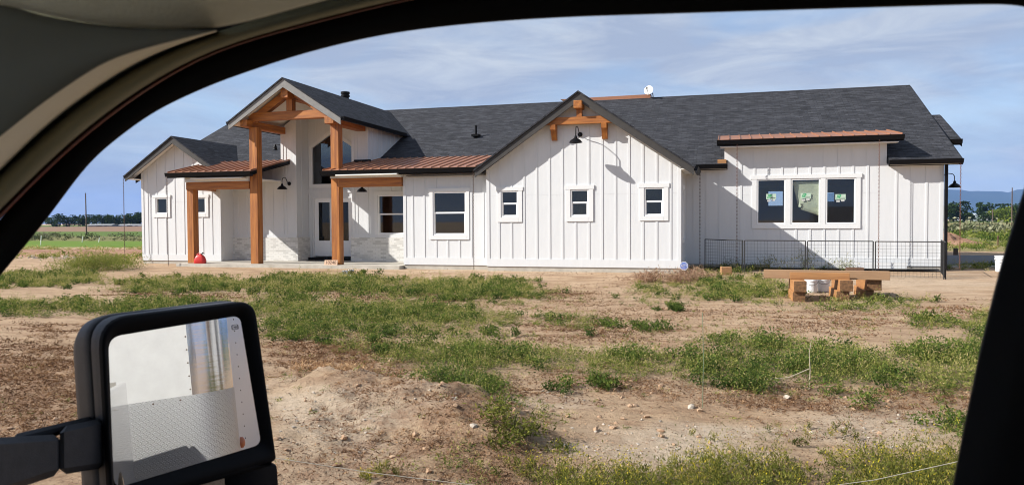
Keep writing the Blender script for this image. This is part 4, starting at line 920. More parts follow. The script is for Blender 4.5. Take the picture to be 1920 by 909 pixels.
b = MB(); b.tube([tp(2.0, 0, .45), tp(1.2, -.62, .45)], .04).tube([tp(.45, 0, .45), tp(1.2, -.62, .45)], .04); b.box(5.3, 9.5, -.9, .9, .3, .335); E_(b, 'tongue_frame', 'black')

# ================================================================== THINGS IN THE YARD
def chain_mesh(L):
    mb = MB(); n = int(L/.058)
    for i in range(n):
        z = -.03-i*.058; rot = i % 2; pts = []
        for k in range(8):
            a = 2*math.pi*k/8; x, y = .017*math.sin(a), .038*math.cos(a); pts.append((x, 0, z+y) if rot else (0, x, z+y))
        mb.tube(pts+[pts[0]], .0058, 4, cap=False)
    return mb
CH = [(-23.16, 25.24, 3.55, 'rain chain hanging from the left wing gutter, furthest left on the house'), (-19.94, 23.86, 3.48, 'dark rain chain hanging in front of the short porch post, beside two little windows'),
      (-8.0, 23.94, 3.42, 'rain chain between the porch side window and the big gable wall'), (-.80, 26.13, 3.45, 'rusty rain chain in the shaded corner right of the gable wall'),
      (.38, 25.98, 4.22, 'rain chain falling from the left end of the copper awning'), (4.62, 25.98, 4.22, 'rain chain falling from the right end of the copper awning'), (6.92, 26.12, 3.45, 'rusty rain chain under the far right corner of the roof, beside the wall lamp')]
for x, y, z, lab in CH:
    g = gz(x, y)+.03
    o = chain_mesh(z-g).build('rain_chain', M['chain'] if x < 0 else mat('rusty_chain', (.13, .05, .03), .7), None, smooth=True); o.location = (x, y, z)
    tag(o, lab, 'rain chain', 'rain chains hanging from the gutters')

def fence_panel(a, b, label, h=1.03):
    a = Vector((*a, gz(*a)-.02)); b = Vector((*b, gz(*b)-.02)); L = (b-a).length
    t = thing('wire_fence_panel', a, label, 'fence panel', 'black wire panels of the low pen', math.atan2(b.y-a.y, b.x-a.x))
    for x in (0, L): MB().tube([(x, 0, 0), (x, 0, h)], .016, 8).build('post', M['wire'], t, local=True)
    MB().tube([(0, 0, h), (L, 0, h)], .014, 8).build('top_rail', M['wire'], t, local=True)
    w = MB()
    for z in np.arange(.06, h-.03, .095): w.tube([(0, 0, z), (L, 0, z)], .0032, 4)
    for x in np.arange(.09, L-.02, .095): w.tube([(x, .004, .04), (x, .004, h)], .0032, 4)
    w.build('wire_grid', M['wire'], t, local=True)
fp = [(-.60, 25.3), (.50, 24.0)]
px_ = [at_y(1394, 515, 24.0), at_y(1512, 517, 23.75), at_y(1639, 518, 23.5), at_y(1772, 520, 23.2)]
pts = [(p.x, y) for p, y in zip(px_, (24.0, 23.75, 23.5, 23.2))]
labs = ['black wire fence panel behind the left end of the long beam', 'black wire fence panel behind the middle of the long beam', 'black wire fence panel right of the timber stacks, in front of bare wall']
fence_panel((-.62, 25.5), (pts[0][0]-.03, 24.02), 'black wire fence panel turned back towards the wall near the blue sign')
for i in range(3):
    d = .03
    fence_panel((pts[i][0]+d, pts[i][1]), (pts[i+1][0]-d, pts[i+1][1]), labs[i])
fence_panel((pts[3][0]+.02, pts[3][1]+.03), (6.28, 25.6), 'short black wire fence panel closing the pen at the house corner')

def block(name, p0, ang, L, w, h, z, label, cat, group=None, axis=1, m=None, bev=.008):
    """timber with its near left bottom corner region at p0, running away at ang"""
    o = MB().box(-w/2, w/2, 0, L, 0, h).build(name, m or FIR[2], None, bevel=bev); o.location = (p0[0], p0[1], z); o.rotation_euler = (0, 0, ang)
    return tag(o, label, cat, group)
sp_ = [(1500.5, 560, .02, 1.1), (1587, 560, .0, 1.35), (1639.5, 557, .0, 1.5)]
names = ['left', 'middle', 'right']
GT = 'square timber blocks under the long beams'
for i, (u, v, an, L) in enumerate(sp_):
    p = at_z(u, v, .06); g = gz(p.x, p.y)
    lab = (('lower timber block of the leftmost stack, half hidden in grass', 'upper timber block of the leftmost stack, cracked dark end grain'),
           ('lower timber block of the middle stack, in deep shade', 'upper timber block of the middle stack, with pale chips on its end'),
           ('small lower timber block of the rightmost stack', 'upper timber block of the rightmost stack, turned askew'))[i]
    block('timber_block', (p.x-(.02, .06, .10)[i], p.y+.06), an, L*.93, .26 if i < 2 else .2, .24, g-.03, lab[0], 'timber', GT)
    block('timber_block', (p.x, p.y), an, L, .26 if i < 2 else .29, .235, g+.212, lab[1], 'timber', GT)
a = at_y(1432, 516, 18.2); b = at_y(1668, 516, 18.05)
o = MB().box(0, (b-a).length, -.07, .07, 0, .19).build('timber_beam', wood('fir_beam', 0, (.36, .22, .12), (.27, .16, .085), .75), None, bevel=.006); o.location = (a.x, a.y, gz(2, 17.3)+.450); o.rotation_euler = (0, 0, math.atan2(b.y-a.y, b.x-a.x)); tag(o, 'long greyish timber beam lying across all three block stacks', 'timber beam')
a = at_y(1481, 518, 17.95); b = at_y(1593, 518, 17.88)
o = MB().box(0, (b-a).length, -.06, .06, 0, .155).build('timber_beam', FIR[0], None, bevel=.006); o.location = (a.x, a.y, gz(2, 17.3)+.450); o.rotation_euler = (0, 0, math.atan2(b.y-a.y, b.x-a.x)); tag(o, 'shorter yellowish timber beam in front of the long one', 'timber beam')

def bucket(p, label, lid=False, s=1):
    t = thing('bucket', (p[0], p[1], gz(p[0], p[1])), label, 'bucket', 'white plastic buckets in the yard')
    MB().lathe((0, 0, 0), [(0, 0), (.125*s, 0), (.132*s, .02), (.143*s, .27*s), (.155*s, .275*s), (.155*s, .30*s), (.146*s, .305*s), (.146*s, .335*s), (.152*s, .34*s), (.152*s, .365*s), (.14*s, .365*s), (.13*s, .05)], 28).build('pail', M['whiteplastic'], t, smooth=False, local=True)
    MB().tube([(.155*s*math.cos(a), -.02-.155*s*math.sin(a)*.9, .29*s-.10*s*math.sin(a)) for a in np.linspace(0, math.pi, 12)], .004, 6).build('bail_handle', M['chain'], t, local=True)
    if lid: MB().lathe((0, 0, 0), [(.165, .35), (.168, .395), (.15, .41), (0, .412)], 24).build('lid', M['rubber'], t, local=True)
p = at_z(1521, 544, .06); bucket((p.x, p.y), 'white bucket with grubby rim standing between the left and middle block stacks')
bucket((p.x+.30, p.y+.22), 'second bucket just behind, greyer, partly hidden by the first one')
p = at_z(1879, 510, .12); bucket((p.x, p.y), 'white bucket with black lid on the gravel by the driveway', True, 1.35)

g0 = (-18.83, 24.22); t = thing('gas_can', (*g0, .249), 'red plastic gas can on the porch slab against the short cedar post', 'gas can', rz=.15)
gb = MB(); ring = lambda w, d, z: [(w*math.copysign(abs(math.cos(a))**.55, math.cos(a)), d*math.copysign(abs(math.sin(a))**.55, math.sin(a)), z) for a in np.linspace(0, 2*math.pi, 24, endpoint=False)]
gb.loft([ring(.01, .01, .002), ring(.205, .12, .0), ring(.22, .13, .02), ring(.215, .125, .12), ring(.17, .105, .24), ring(.10, .075, .315), ring(.04, .04, .335), ring(.005, .005, .337)], closed=True); gb.build('can_body', M['red'], t, smooth=True, local=True)
MB().tube([(-.13, 0, .26), (-.12, 0, .34), (-.05, 0, .375), (.03, 0, .36), (.05, 0, .32)], .018, 8).build('handle', M['red'], t, smooth=True, local=True)
MB().tube([(.06, 0, .30), (.085, 0, .38), (.09, 0, .40), (.17, 0, .36)], [.022, .02, .018, .012], 8).build('spout', M['black'], t, smooth=True, local=True)
for k, (u, v, lab) in enumerate(((646.5, 514, 'paint can with peeling label, left of the two on the bare dirt'), (658.5, 512.5, 'white paint can with dark drips, right of the two on the bare dirt'))):
    p = at_z(u, v, .14); t = thing('paint_can', (p.x, p.y, gz(p.x, p.y)), lab, 'paint can', 'paint cans in front of the porch')
    MB().lathe((0, 0, 0), [(0, 0), (.085, 0), (.085, .19), (.09, .192), (.09, .20), (.07, .202), (0, .195)], 20).build('can', M['whiteplastic'], t, local=True)
    MB().lathe((0, 0, 0), [(.0865, .05), (.0865, .16)], 20).build('label', M['rust'] if k else M['room'], t, local=True) if k else None
    dr = MB()
    for j in range(5): a = -2.2+j*.33+k*.2; dr.lathe((.0865*math.cos(a), .0865*math.sin(a), .12+.03*(j % 2)), [(0, -.06), (.012, -.02), (.012, .06)], 6)
    dr.build('paint_drips', M['inkblack'] if k else M['room'], t, local=True)
t = thing('house_number_board', (-13.38, 24.13, .249), 'small pale board with the number 10240 leaning at the tall right porch post', 'sign', rz=.03)
MB().hexa([(-.25, 0, 0), (.25, 0, 0), (.25, .05, 0), (-.25, .05, 0), (-.25, .05, .17), (.25, .05, .17), (.25, .10, .17), (-.25, .10, .17)]).build('board', mat('pale_pine', (.55, .36, .24), .7), t, local=True)
def text(body, size, m, parent, loc, rot, name):
    cu = bpy.data.curves.new(name, 'FONT'); cu.body = body; cu.size = size; cu.align_x = 'CENTER'; cu.align_y = 'CENTER'; cu.extrude = .002
    ob = bpy.data.objects.new(name, cu); COL.objects.link(ob); dg = bpy.context.evaluated_depsgraph_get(); me_ = bpy.data.meshes.new_from_object(ob.evaluated_get(dg))
    bpy.data.objects.remove(ob); me_.materials.clear(); me_.materials.append(m); o = bpy.data.objects.new(name, me_); COL.objects.link(o); o.parent = parent; o.location = loc; o.rotation_euler = rot; return o
text('10240', .165, mat('brown_ink', (.10, .05, .03), .8), t, (0, .022, .085), (math.radians(73.6), 0, 0), 'digits')
t = thing('yard_sign', (-1.19, 23.55, gz(-1.19, 23.55)-.14), 'blue octagonal security yard sign with white border in the dry brush', 'sign', rz=.1)
oc = lambda r, y: [(r*math.cos(a), y, .40+r*math.sin(a)) for a in np.linspace(math.pi/8, 2*math.pi+math.pi/8, 8, endpoint=False)]
MB().prism(oc(.135, 0), (0, .012, 0)).build('sign_face', M['signblue'], t, local=True)
MB().loft([oc(.135, -.003), oc(.116, -.003)], closed=True).build('border', M['signwhite'], t, local=True)
text('ADT', .10, M['signwhite'], t, (0, -.004, .405), (math.pi/2, 0, 0), 'letters')
lw = MB(); lw.box(-.06, .06, -.005, -.002, .325, .335); lw.box(-.07, .07, -.005, -.002, .465, .474); lw.build('printed_lines', M['signwhite'], t, local=True)
MB().tube([(0, .02, -.1), (0, .02, .42)], .008, 6).build('stake', M['chain'], t, local=True)

o = MB().box(0, 4.05, 0, .05, 0, .23).build('white_board', M['trim'], None, bevel=.004); o.location = (1.42, 26.20, .17); tag(o, 'long white trim board lying on its edge against the base of the right wall', 'board')
p = at_z(1361, 515, .12); o = MB().box(-.15, .15, -.12, .12, 0, .25).build('wooden_crate', mat('mesh_crate_wood', (.40, .22, .10), .8, noise=((30, 30, 60), (.22, .11, .05))), None, bevel=.01); o.location = (p.x, p.y, gz(p.x, p.y)-.01); o.rotation_euler = (0, 0, .2); tag(o, 'small square wooden block standing in the pen behind the wire', 'crate')
p = at_z(1630, 505, .12); o = MB().box(-.25, .25, -.1, .1, 0, .16).build('wooden_crate', mat('brown_block', (.13, .07, .04), .8), None, bevel=.01); o.location = (3.85, 25.4, .12); tag(o, 'dark brown wooden block on the ground inside the pen, above the right timber stack', 'crate')
# crumpled paper sheet behind the middle bay window
ps = MB(); rows = []
for j in range(9):
    row = []
    for i in range(9):
        s = i/8; t_ = j/8; x = 2.12+.14*(1-t_)**.6*0+(.20*(1-t_)*0)+s*.9*(1-.0)+ (.16*(1-t_) if s < .2 else 0); z = 2.02+t_*.98-.28*s*(1-t_)*.6+(.25*(1-s)*(1-t_))*.6
        row.append((min(max(x+.04*(1-t_), 2.10), 2.95), 26.580+.008*math.sin(s*5+t_*3)+.010*math.sin(t_*9+s*3), z))
    rows.append(row)
o = ps.loft(rows).build('paper_sheet', M['paper'], None, smooth=True); o.modifiers.new('thick', 'SOLIDIFY').thickness = .003; tag(o, 'crumpled tan paper sheet hanging inside the middle window of three', 'paper')

# string line across the verge, stake and stalk
c_ = [(380, 833), (510, 857), (700, 886), (890, 909), (1100, 926), (1300, 930), (1500, 918), (1640, 899), (1790, 866), (1960, 820)]
cp = [at_d(u, v, 4.3) for u, v in c_]; o = MB().tube(cp, .0024, 6).build('string_line', mat('pale_cord', (.36, .33, .27), .9), None, smooth=True); tag(o, 'thin pale string sagging across the weeds along the verge', 'string')
p = at_z(1317, 762, 0); o = MB().tube([(0, 0, -.05), (.01, 0, .45), (0, 0, .90)], .0032, 6).build('marker_stake', mat('green_stake', (.14, .19, .11), .8), None); o.location = (p.x, p.y, gz(p.x, p.y)); tag(o, 'thin green marker stake standing in bare soil before the right weed band', 'stake')
p = at_z(1517, 728, 0); o = MB().tube([(0, 0, -.05), (.01, 0, .2), (0, 0, .38), (.02, 0, .52)], [.006, .005, .004, .002], 6).tube([(.0, 0, .22), (-.2, -.05, .13), (-.42, -.05, .10)], [.006, .005, .003], 6).build('dead_stalk', mat('bleached_stalk', (.40, .34, .25), .9), None); o.location = (p.x, p.y, gz(p.x, p.y)); tag(o, 'bleached dead stalk with one side twig at the edge of the right weeds', 'stalk')

# utility poles and field markers
def pole(u, vb, vt, dist, label, z=.1, cross=False):
    b_ = at_d(u, vb, dist); t_ = at_d(u, vt, dist); h = t_.z-0
    tt = thing('utility_pole', (b_.x, b_.y, 0), label, 'utility pole', 'utility poles far off')
    MB().tube([(0, 0, -.5), (0, 0, h)], [.13*dist/150, .09*dist/150], 8).build('pole', M['pole'], tt, local=True)
    if cross: MB().box(-1.1, 1.1, -.06, .06, h-1, h-.85).build('crossarm', M['pole'], tt, local=True)
pole(162, 437, 362, 118, 'lone utility pole in the green fields left of the house')
pole(1897, 424, 352, 170, 'tall utility pole beyond the fields, at the right edge')
pole(1861, 418, 392, 330, 'distant utility pole between the barn and the light green trees')
for u, v, h, lab in ((76, 459, 18, 'leftmost white marker stake in the green field'), (154, 454, 11, 'white marker stake in the green field, right of the pole foot'), (185, 454, 8, 'leaning pale marker stake nearest the house corner')):
    p = at_z(u, v, .1); o = MB().tube([(0, 0, 0), (.1, 0, h*p.y/1165)], .03, 6).build('marker_stake', M['signwhite'], None); o.location = p; tag(o, lab, 'stake', 'marker stakes in the green field')
for u, v, h, lab in ((1871, 461, 19, 'thin metal fence post in the scrub right of the house'), (1811, 440, 6, 'short white post in the scrub behind the dirt pile')):
    p = at_z(u, v, .1); o = MB().tube([(0, 0, 0), (0, 0, h*p.y/1580)], .035, 6).build('fence_post', M['rust'] if h > 10 else M['signwhite'], None); o.location = p; tag(o, lab, 'post')
o = MB().box(-.08, .08, -.08, .08, 0, .36).build('bollard_post', M['pole'], None, bevel=.02); o.location = (9.9, 38.0, .1); tag(o, 'short dark square post at the edge of the driveway', 'post')

# ================================================================== VEGETATION
def leaves(name, base, direc, L, W, tint, m, parent=None, curl=.25):
    """a cloud of small pointed leaf faces"""
    n = len(base); d = direc/np.linalg.norm(direc, axis=1, keepdims=True)
    r = rng.normal(size=(n, 3)); side = np.cross(d, r); side /= np.linalg.norm(side, axis=1, keepdims=True)+1e-9
    L = np.asarray(L)[:, None]; W = np.asarray(W)[:, None]
    mid = base+d*L*.45; v = np.stack([base, mid+side*W*.5, base+d*L+np.array([0, 0, -1.])*L*curl*rng.random((n, 1)), mid-side*W*.5], 1).reshape(-1, 3)
    me = bpy.data.meshes.new(name); me.vertices.add(4*n); me.vertices.foreach_set('co', v.ravel())
    me.loops.add(4*n); me.loops.foreach_set('vertex_index', np.arange(4*n)); me.polygons.add(n); me.polygons.foreach_set('loop_start', np.arange(0, 4*n, 4)); me.polygons.foreach_set('loop_total', np.full(n, 4))
    me.update(); a = me.attributes.new('tint', 'FLOAT', 'POINT'); a.data.foreach_set('value', np.repeat(np.clip(tint, 0, 1), 4).astype(np.float32))
    me.materials.append(m); o = bpy.data.objects.new(name, me); COL.objects.link(o)
    if parent: o.parent = parent
    return o

def scatter(patches, density, seed, xr=(-34, 18), yr=(4.4, 31), ragged=.55):
    """points on the ground where the patch field is strong"""
    n = int((xr[1]-xr[0])*(yr[1]-yr[0])*density); x = rng.uniform(*xr, n); y = rng.uniform(*yr, n)
    f = pfield(x, y, patches, seed, ragged)
    hole_ = fbm(x*1.5, y*3.4, seed+50, 4)
    k = (rng.random(n) < f*sstep(.30, .50, hole_+.16*(f-.5))) & (x > -1.25*y-1.5) & (x < .66*y+3)
    return x[k], y[k], f[k]

def plants(px, py, h, spread, nl, leaf, wid, tint0, tvar, up=1.0, tipk=.25):
    """leaf arrays for many small bushy plants"""
    n = len(px); z0 = zg(px, py); nl = np.broadcast_to(nl, n).astype(int); idx = np.repeat(np.arange(n), nl); m = len(idx)
    ns = 7; ang = rng.uniform(0, 2*np.pi, (n, ns)); lean = rng.random((n, ns))**.7; hh = rng.uniform(.55, 1.15, (n, ns))
    j = rng.integers(0, ns, m); t = rng.random(m)**.7
    a = ang[idx, j]; le = lean[idx, j]*spread[idx]; H = h[idx]*hh[idx, j]*(1-.35*lean[idx, j])
    b = np.stack([px[idx]+np.cos(a)*le*t, py[idx]+np.sin(a)*le*t, z0[idx]+H*t*(1.0)], 1)+rng.normal(size=(m, 3))*np.array([.25, .25, .10])*spread[idx][:, None]
    b[:, 2] = np.maximum(b[:, 2], z0[idx]+.005)
    d = np.stack([np.cos(a)*.5, np.sin(a)*.5, np.full(m, up)*.6], 1)+rng.normal(size=(m, 3))*.55
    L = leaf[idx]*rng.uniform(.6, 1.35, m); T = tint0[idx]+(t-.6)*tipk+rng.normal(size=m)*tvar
    return b, d, L, L*wid, T
def cat_(parts): return [np.concatenate([p[i] for p in parts]) for i in range(5)]

# green weed bands: a loose mix of small leafy plants, finer near the camera
EVERY = [patch(-200, 498, 2700, 960, 1.0)]
def tones(x, y): return fbm(x*.5, y*.5, 77)
x, y, f = scatter(GREEN, 135, 5, ragged=.42); n = len(x); tone = tones(x, y); dist = np.hypot(x, y); far = sstep(13, 20, y)
h = (.06+.16*f*rng.random(n)**1.4+.06*rng.random(n))*(.9+.3*far); sp = h*rng.uniform(.7, 1.5, n)
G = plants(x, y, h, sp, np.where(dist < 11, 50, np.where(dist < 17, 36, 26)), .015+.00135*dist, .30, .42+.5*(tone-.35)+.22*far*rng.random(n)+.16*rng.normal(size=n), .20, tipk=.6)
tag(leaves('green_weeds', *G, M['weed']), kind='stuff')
# broad-leaved darker clumps among them
x, y, f = scatter(GREEN, 24, 5, ragged=.4); k = fbm(x*1.1, y*2.6, 83, 3) > .48; x, y, f = x[k], y[k], f[k]; n = len(x); dist = np.hypot(x, y)
h = .14+.18*rng.random(n)*f; G = plants(x, y, h, h*rng.uniform(.7, 1.1, n), np.where(dist < 12, 150, 95), .02+.0016*dist, .46, .06+.3*rng.random(n), .13, tipk=.5)
tag(leaves('broadleaf_weeds', *G, M['weed']), kind='stuff')
# upright thin yellowish stalks and grass
x, y, f = scatter(GREEN, 46, 5, ragged=.42); n = len(x)
G = plants(x, y, .14+.26*rng.random(n)**1.4, np.full(n, .06), np.full(n, 15), .03+.0015*np.hypot(x, y), .14, .62+.35*rng.random(n), .12, up=2.4, tipk=.3)
tag(leaves('weed_stalks', *G, M['weed']), kind='stuff')
# sparse seedlings and flattened plants everywhere on the bare soil
x, y, f = scatter(EVERY, 5.0, 57, ragged=.1); n = len(x); dist = np.hypot(x, y); h = .02+.07*rng.random(n)**2
G = plants(x, y, h, h*2.2, np.full(n, 26), .014+.0014*dist, .26, .35+.6*rng.random(n), .15, up=.6, tipk=.3)
tag(leaves('sparse_seedlings', *G, M['weed']), kind='stuff')
# tall yellow-green verge weeds at the bottom
x, y, f = scatter(TALL, 300, 6, (-3, 5), (4.2, 7.5), ragged=.45); n = len(x)
h = .08+.24*rng.random(n)**1.5*f+.24*(rng.random(n) > .88)*rng.random(n)
G1_ = plants(x, y, h, h*.36, np.full(n, 75), np.full(n, .026), .20, .12+.62*rng.random(n), .15, up=1.9, tipk=.5)
st = []
tag(leaves('tall_verge_weeds', *G1_, M['weedtall']), kind='stuff')
k = rng.random(n) < .10; xf, yf, hf = x[k], y[k], h[k]; m = 12*len(xf); ii_ = np.repeat(np.arange(len(xf)), 12)
b = np.stack([xf[ii_], yf[ii_], zg(xf, yf)[ii_]+hf[ii_]*rng.uniform(.8, 1.12, m)], 1)+rng.normal(size=(m, 3))*.028
tag(leaves('yellow_flowers', b, rng.normal(size=(m, 3)), np.full(m, .012), np.full(m, .012), rng.uniform(.9, 1, m), M['weedtall']), kind='stuff')
# dry brown stalks and litter
x, y, f = scatter(BROWN, 1300, 31, yr=(4.4, 26), ragged=.8); n = len(x); z = zg(x, y); d = np.hypot(x, y)
big = fbm(x*1.3, y*1.3, 61)
dirs = np.stack([rng.normal(size=n), rng.normal(size=n), .25+.7*rng.random(n)], 1)
tag(leaves('dry_litter', np.stack([x, y, z+.002], 1), dirs, (.014+.030*rng.random(n)+.02*big)*(.7+.03*d), .0035+.0006*d, .12+.5*big+rng.normal(size=n)*.2, M['litter']), kind='stuff')
x, y, f = scatter([patch(-150, 480, 2100, 940, .5)], 420, 35, yr=(4.4, 25), ragged=.3); n = len(x); d = np.hypot(x, y)
tag(leaves('straw_bits', np.stack([x, y, zg(x, y)+.002], 1), np.stack([rng.normal(size=n), rng.normal(size=n), .12+.3*rng.random(n)], 1), (.012+.03*rng.random(n))*(.6+.04*d), .003+.0005*d, .1+.8*rng.random(n), M['litter']), kind='stuff')
# small brown bushy dead plants on the mound and along the bands
DEADP = [patch(760, 770, 1090, 940, 1), patch(560, 720, 1020, 880, .8), patch(480, 840, 800, 940, .6), patch(940, 690, 1340, 745, .8), patch(1290, 712, 1860, 775, .7), patch(480, 630, 780, 700, .75), patch(-60, 600, 490, 830, .75), patch(960, 590, 1330, 640, .3), patch(1350, 760, 1800, 830, .3), patch(900, 845, 1850, 970, .55)]
x, y, f = scatter(DEADP, 120, 33, yr=(4.6, 16), ragged=.7); n = len(x); dist = np.hypot(x, y); h = .025+.095*rng.random(n)**1.7
G = plants(x, y, h, h*1.2, np.full(n, 34), .014+.0014*dist, .16, .10+.65*rng.random(n), .2, tipk=.4)
tag(leaves('dead_brown_weeds', *G, M['litter']), kind='stuff')
x, y, f = scatter([patch(550, 685, 700, 700, 1)], 90, 39, yr=(5, 16), ragged=.2); n = len(x); h = .10+.06*rng.random(n)
G = plants(x, y, h, h*.8, np.full(n, 50), np.full(n, .05), .16, .75+.3*rng.random(n), .12, up=1.6)
tag(leaves('straw_tufts', *G, M['litter']), kind='stuff')
# pale stones and clods
def stones(name, x, y, s, m):
    ico = [(0, 0, 1), (.89, 0, .45), (.28, .85, .45), (-.72, .53, .45), (-.72, -.53, .45), (.28, -.85, .45), (.72, .53, -.45), (-.28, .85, -.45), (-.89, 0, -.45), (-.28, -.85, -.45), (.72, -.53, -.45), (0, 0, -1)]
    fc = [(0, 1, 2), (0, 2, 3), (0, 3, 4), (0, 4, 5), (0, 5, 1), (1, 6, 2), (2, 7, 3), (3, 8, 4), (4, 9, 5), (5, 10, 1), (2, 6, 7), (3, 7, 8), (4, 8, 9), (5, 9, 10), (1, 10, 6), (6, 11, 7), (7, 11, 8), (8, 11, 9), (9, 11, 10), (10, 11, 6)]
    mb = MB(); z = zg(x, y)
    for i in range(len(x)):
        k = np.array(ico)*(s[i]*rng.uniform(.6, 1.3, (12, 1)))*np.array([1, rng.uniform(.6, 1), rng.uniform(.35, .7)]); a = rng.uniform(0, 6.3); c, q = math.cos(a), math.sin(a)
        mb.add([(x[i]+p[0]*c-p[1]*q, y[i]+p[0]*q+p[1]*c, z[i]+p[2]+.2*s[i]) for p in k], fc)
    return tag(mb.build(name, m), kind='stuff')
x, y, f = scatter(PALE, 110, 8, yr=(4.6, 13)); n = len(x); stones('pale_gravel', x, y, .004+.016*rng.random(n)**3, M['stonepale'])
x, y, f = scatter([patch(-100, 500, 2000, 940, .9)], 22, 91, yr=(4.6, 21)); n = len(x); stones('soil_clods', x, y, .008+.032*rng.random(n)**3, mat('soil_clod', (.44, .30, .19), .95, noise=((9, 9, 9), (.26, .16, .095))))
for u, v, s, lab in ((851, 799, .045, 'pale round stone on the brown mound, higher of two'), (887, 842, .035, 'pale stone lower right on the brown mound'), (1608, 579, .06, 'flat white stone on bare soil in front of the timber stacks'), (1475, 742, .05, 'flat pale stone among dry stalks below the right weed band'), (1296, 762, .06, 'flat pale slab in sandy soil beside the green stake')):
    p = at_z(u, v, .0); x = np.array([p.x]); y = np.array([p.y]); o = stones('stone', x, y, np.array([s]), M['stonepale']); del o['kind']; tag(o, lab, 'stone', 'pale stones lying in the yard')

# single plants one can point at
def bush(name, x, y, w, h, n, leaf, m, label, cat, tone=.4, var=.18, wid=.3, up=1., group=None, curl=.25):
    t = thing(name, (x, y, gz(x, y)), label, cat, group)
    k = max(6, int(n/110)); px = rng.normal(size=k)*w*.36; py = rng.normal(size=k)*w*.28
    hh = h*np.clip(1-.5*np.hypot(px, py)/w*1.4, .4, 1)
    b, d, L, W, T = plants(px+x, py+y, hh, np.full(k, w*.36), np.full(k, n//k), np.full(k, leaf), wid, np.full(k, tone), var, up)
    b -= np.array(t.location)
    leaves('foliage', b, d, L, W, T, m, t, curl)
    sm = MB()
    for i in range(min(k, 9)):
        a = rng.uniform(0, 6.28); r = rng.uniform(.2, .8)*w*.4; sm.tube([(0, 0, -.03), (r*.5*math.cos(a), r*.5*math.sin(a), h*.4), (r*math.cos(a), r*math.sin(a), h*.7)], [.004, .003, .002], 5)
    sm.build('stems', mat('weed_stem', (.13, .13, .05), .9) if 'weed_stem' not in bpy.data.materials else bpy.data.materials['weed_stem'], t, local=True); return t
p = at_z(180, 508, .05); bush('green_bush', p.x, p.y, 1.9, .85, 7000, .12, M['weed'], 'bright green bush left of the house, beyond the bare dirt', 'bush', .66, .13, .14, 1.6)
p = at_z(222, 500, .1); bush('green_bush', p.x+.9, p.y+3, 1.4, .5, 1100, .11, M['weed'], 'low ragged green bush between the bright bush and the house corner', 'bush', .62, .15, .2)
for i, (u, v, w, h, lab) in enumerate(((1225, 524, .9, .32, 'pinkish brown dry brush, left clump before the gable corner'), (1262, 524, .9, .40, 'pinkish brown dry brush around the blue sign'), (1300, 523, .8, .46, 'pinkish brown dry brush, right clump next to the wire pen'))):
    p = at_z(u, v, .12); bush('dry_brush', p.x, min(p.y, 23.9)+.05, w, h*1.15, 1500, .10, M['straw'], lab, 'dry bush', .5, .22, .14, 1.3, 'dry brush at the gable corner')
for x, y, w, h, lab in ((1.35, 26.0, .7, .75, 'tall yellowish weed against the wall at the left end of the white board'), (2.45, 26.0, .8, 1.0, 'tallest yellowish weed growing in the pen under the middle window'), (3.55, 25.9, .6, .65, 'yellowish weed growing under the right window in the pen'), (.25, 26.1, .6, .55, 'dark green weed in the shaded left corner of the pen')):
    bush('pen_weed', x, y, w, h, 420, .07, M['weedtall'] if x > 1 else M['weed'], lab, 'weed', .55 if x > 1 else .15, .2, .22, 1.2)
for u, v, w, h, tone, lab in ((1145, 606, .5, .20, .35, 'round green weed clump alone on bare soil, left of the pair in mid yard'), (1232, 612, .62, .20, .25, 'dark green weed clump alone on bare soil, right of the pair in mid yard'), (1268, 578, .34, .2, .2, 'small dark green weed below the blue sign'), (826, 716, .55, .30, .22, 'dark leafy weed at the lower edge of the centre weed band'), (883, 728, .5, .26, .28, 'leafy weed standing just above the brown mound, right of the darker one'), (1132, 718, .26, .24, .3, 'lone upright weed under the thin middle weed strip'), (1778, 792, .42, .2, .3, 'small weed on sand near the black window pillar'), (325, 490, .7, .3, .4, 'weed at the foundation under the left wing windows')):
    p = at_z(u, v, .05); bush('weed_clump', p.x, p.y if v > 495 else 25.3, w, h, 900, .02+.0022*p.y, M['weed'], lab, 'weed', tone, .14, .36)
p = at_z(962, 838, 0); bush('weed_clump', p.x, p.y, .45, .25, 1200, .04, M['weedtall'], 'yellow green weed on the right slope of the brown mound', 'weed', .4, .15, .3)

# dirt pile, rubble
def pile(name, x, y, w, h, m, label):
    mb = MB(); rows = []
    for j in range(9):
        r = w*j/8; rows.append([(r*math.cos(a)*(1+.25*math.sin(3*a)), .6*r*math.sin(a), h*(1-(j/8)**1.4)*(.55+.8*random.random())-(.1 if j == 8 else 0)) for a in np.linspace(0, 2*math.pi, 26, endpoint=False)])
    o = mb.loft(rows, closed=True).build(name, m, None, smooth=True); o.location = (x, y, .1); return tag(o, label, 'dirt pile')
p = at_z(1788, 462, .1); pile('dirt_pile', p.x-.6, p.y, 2.6, .75, bankm, 'reddish brown dirt pile beyond the driveway at the house corner')
xr_ = rng.uniform(-50, -27, 500); yr_ = rng.uniform(28.2, 30.2, 500); k = (xr_ < -.78*yr_)
stones('rubble', xr_[k], yr_[k], .03+.10*rng.random(k.sum())**2, mat('pale_rubble', (.44, .36, .30), .95))

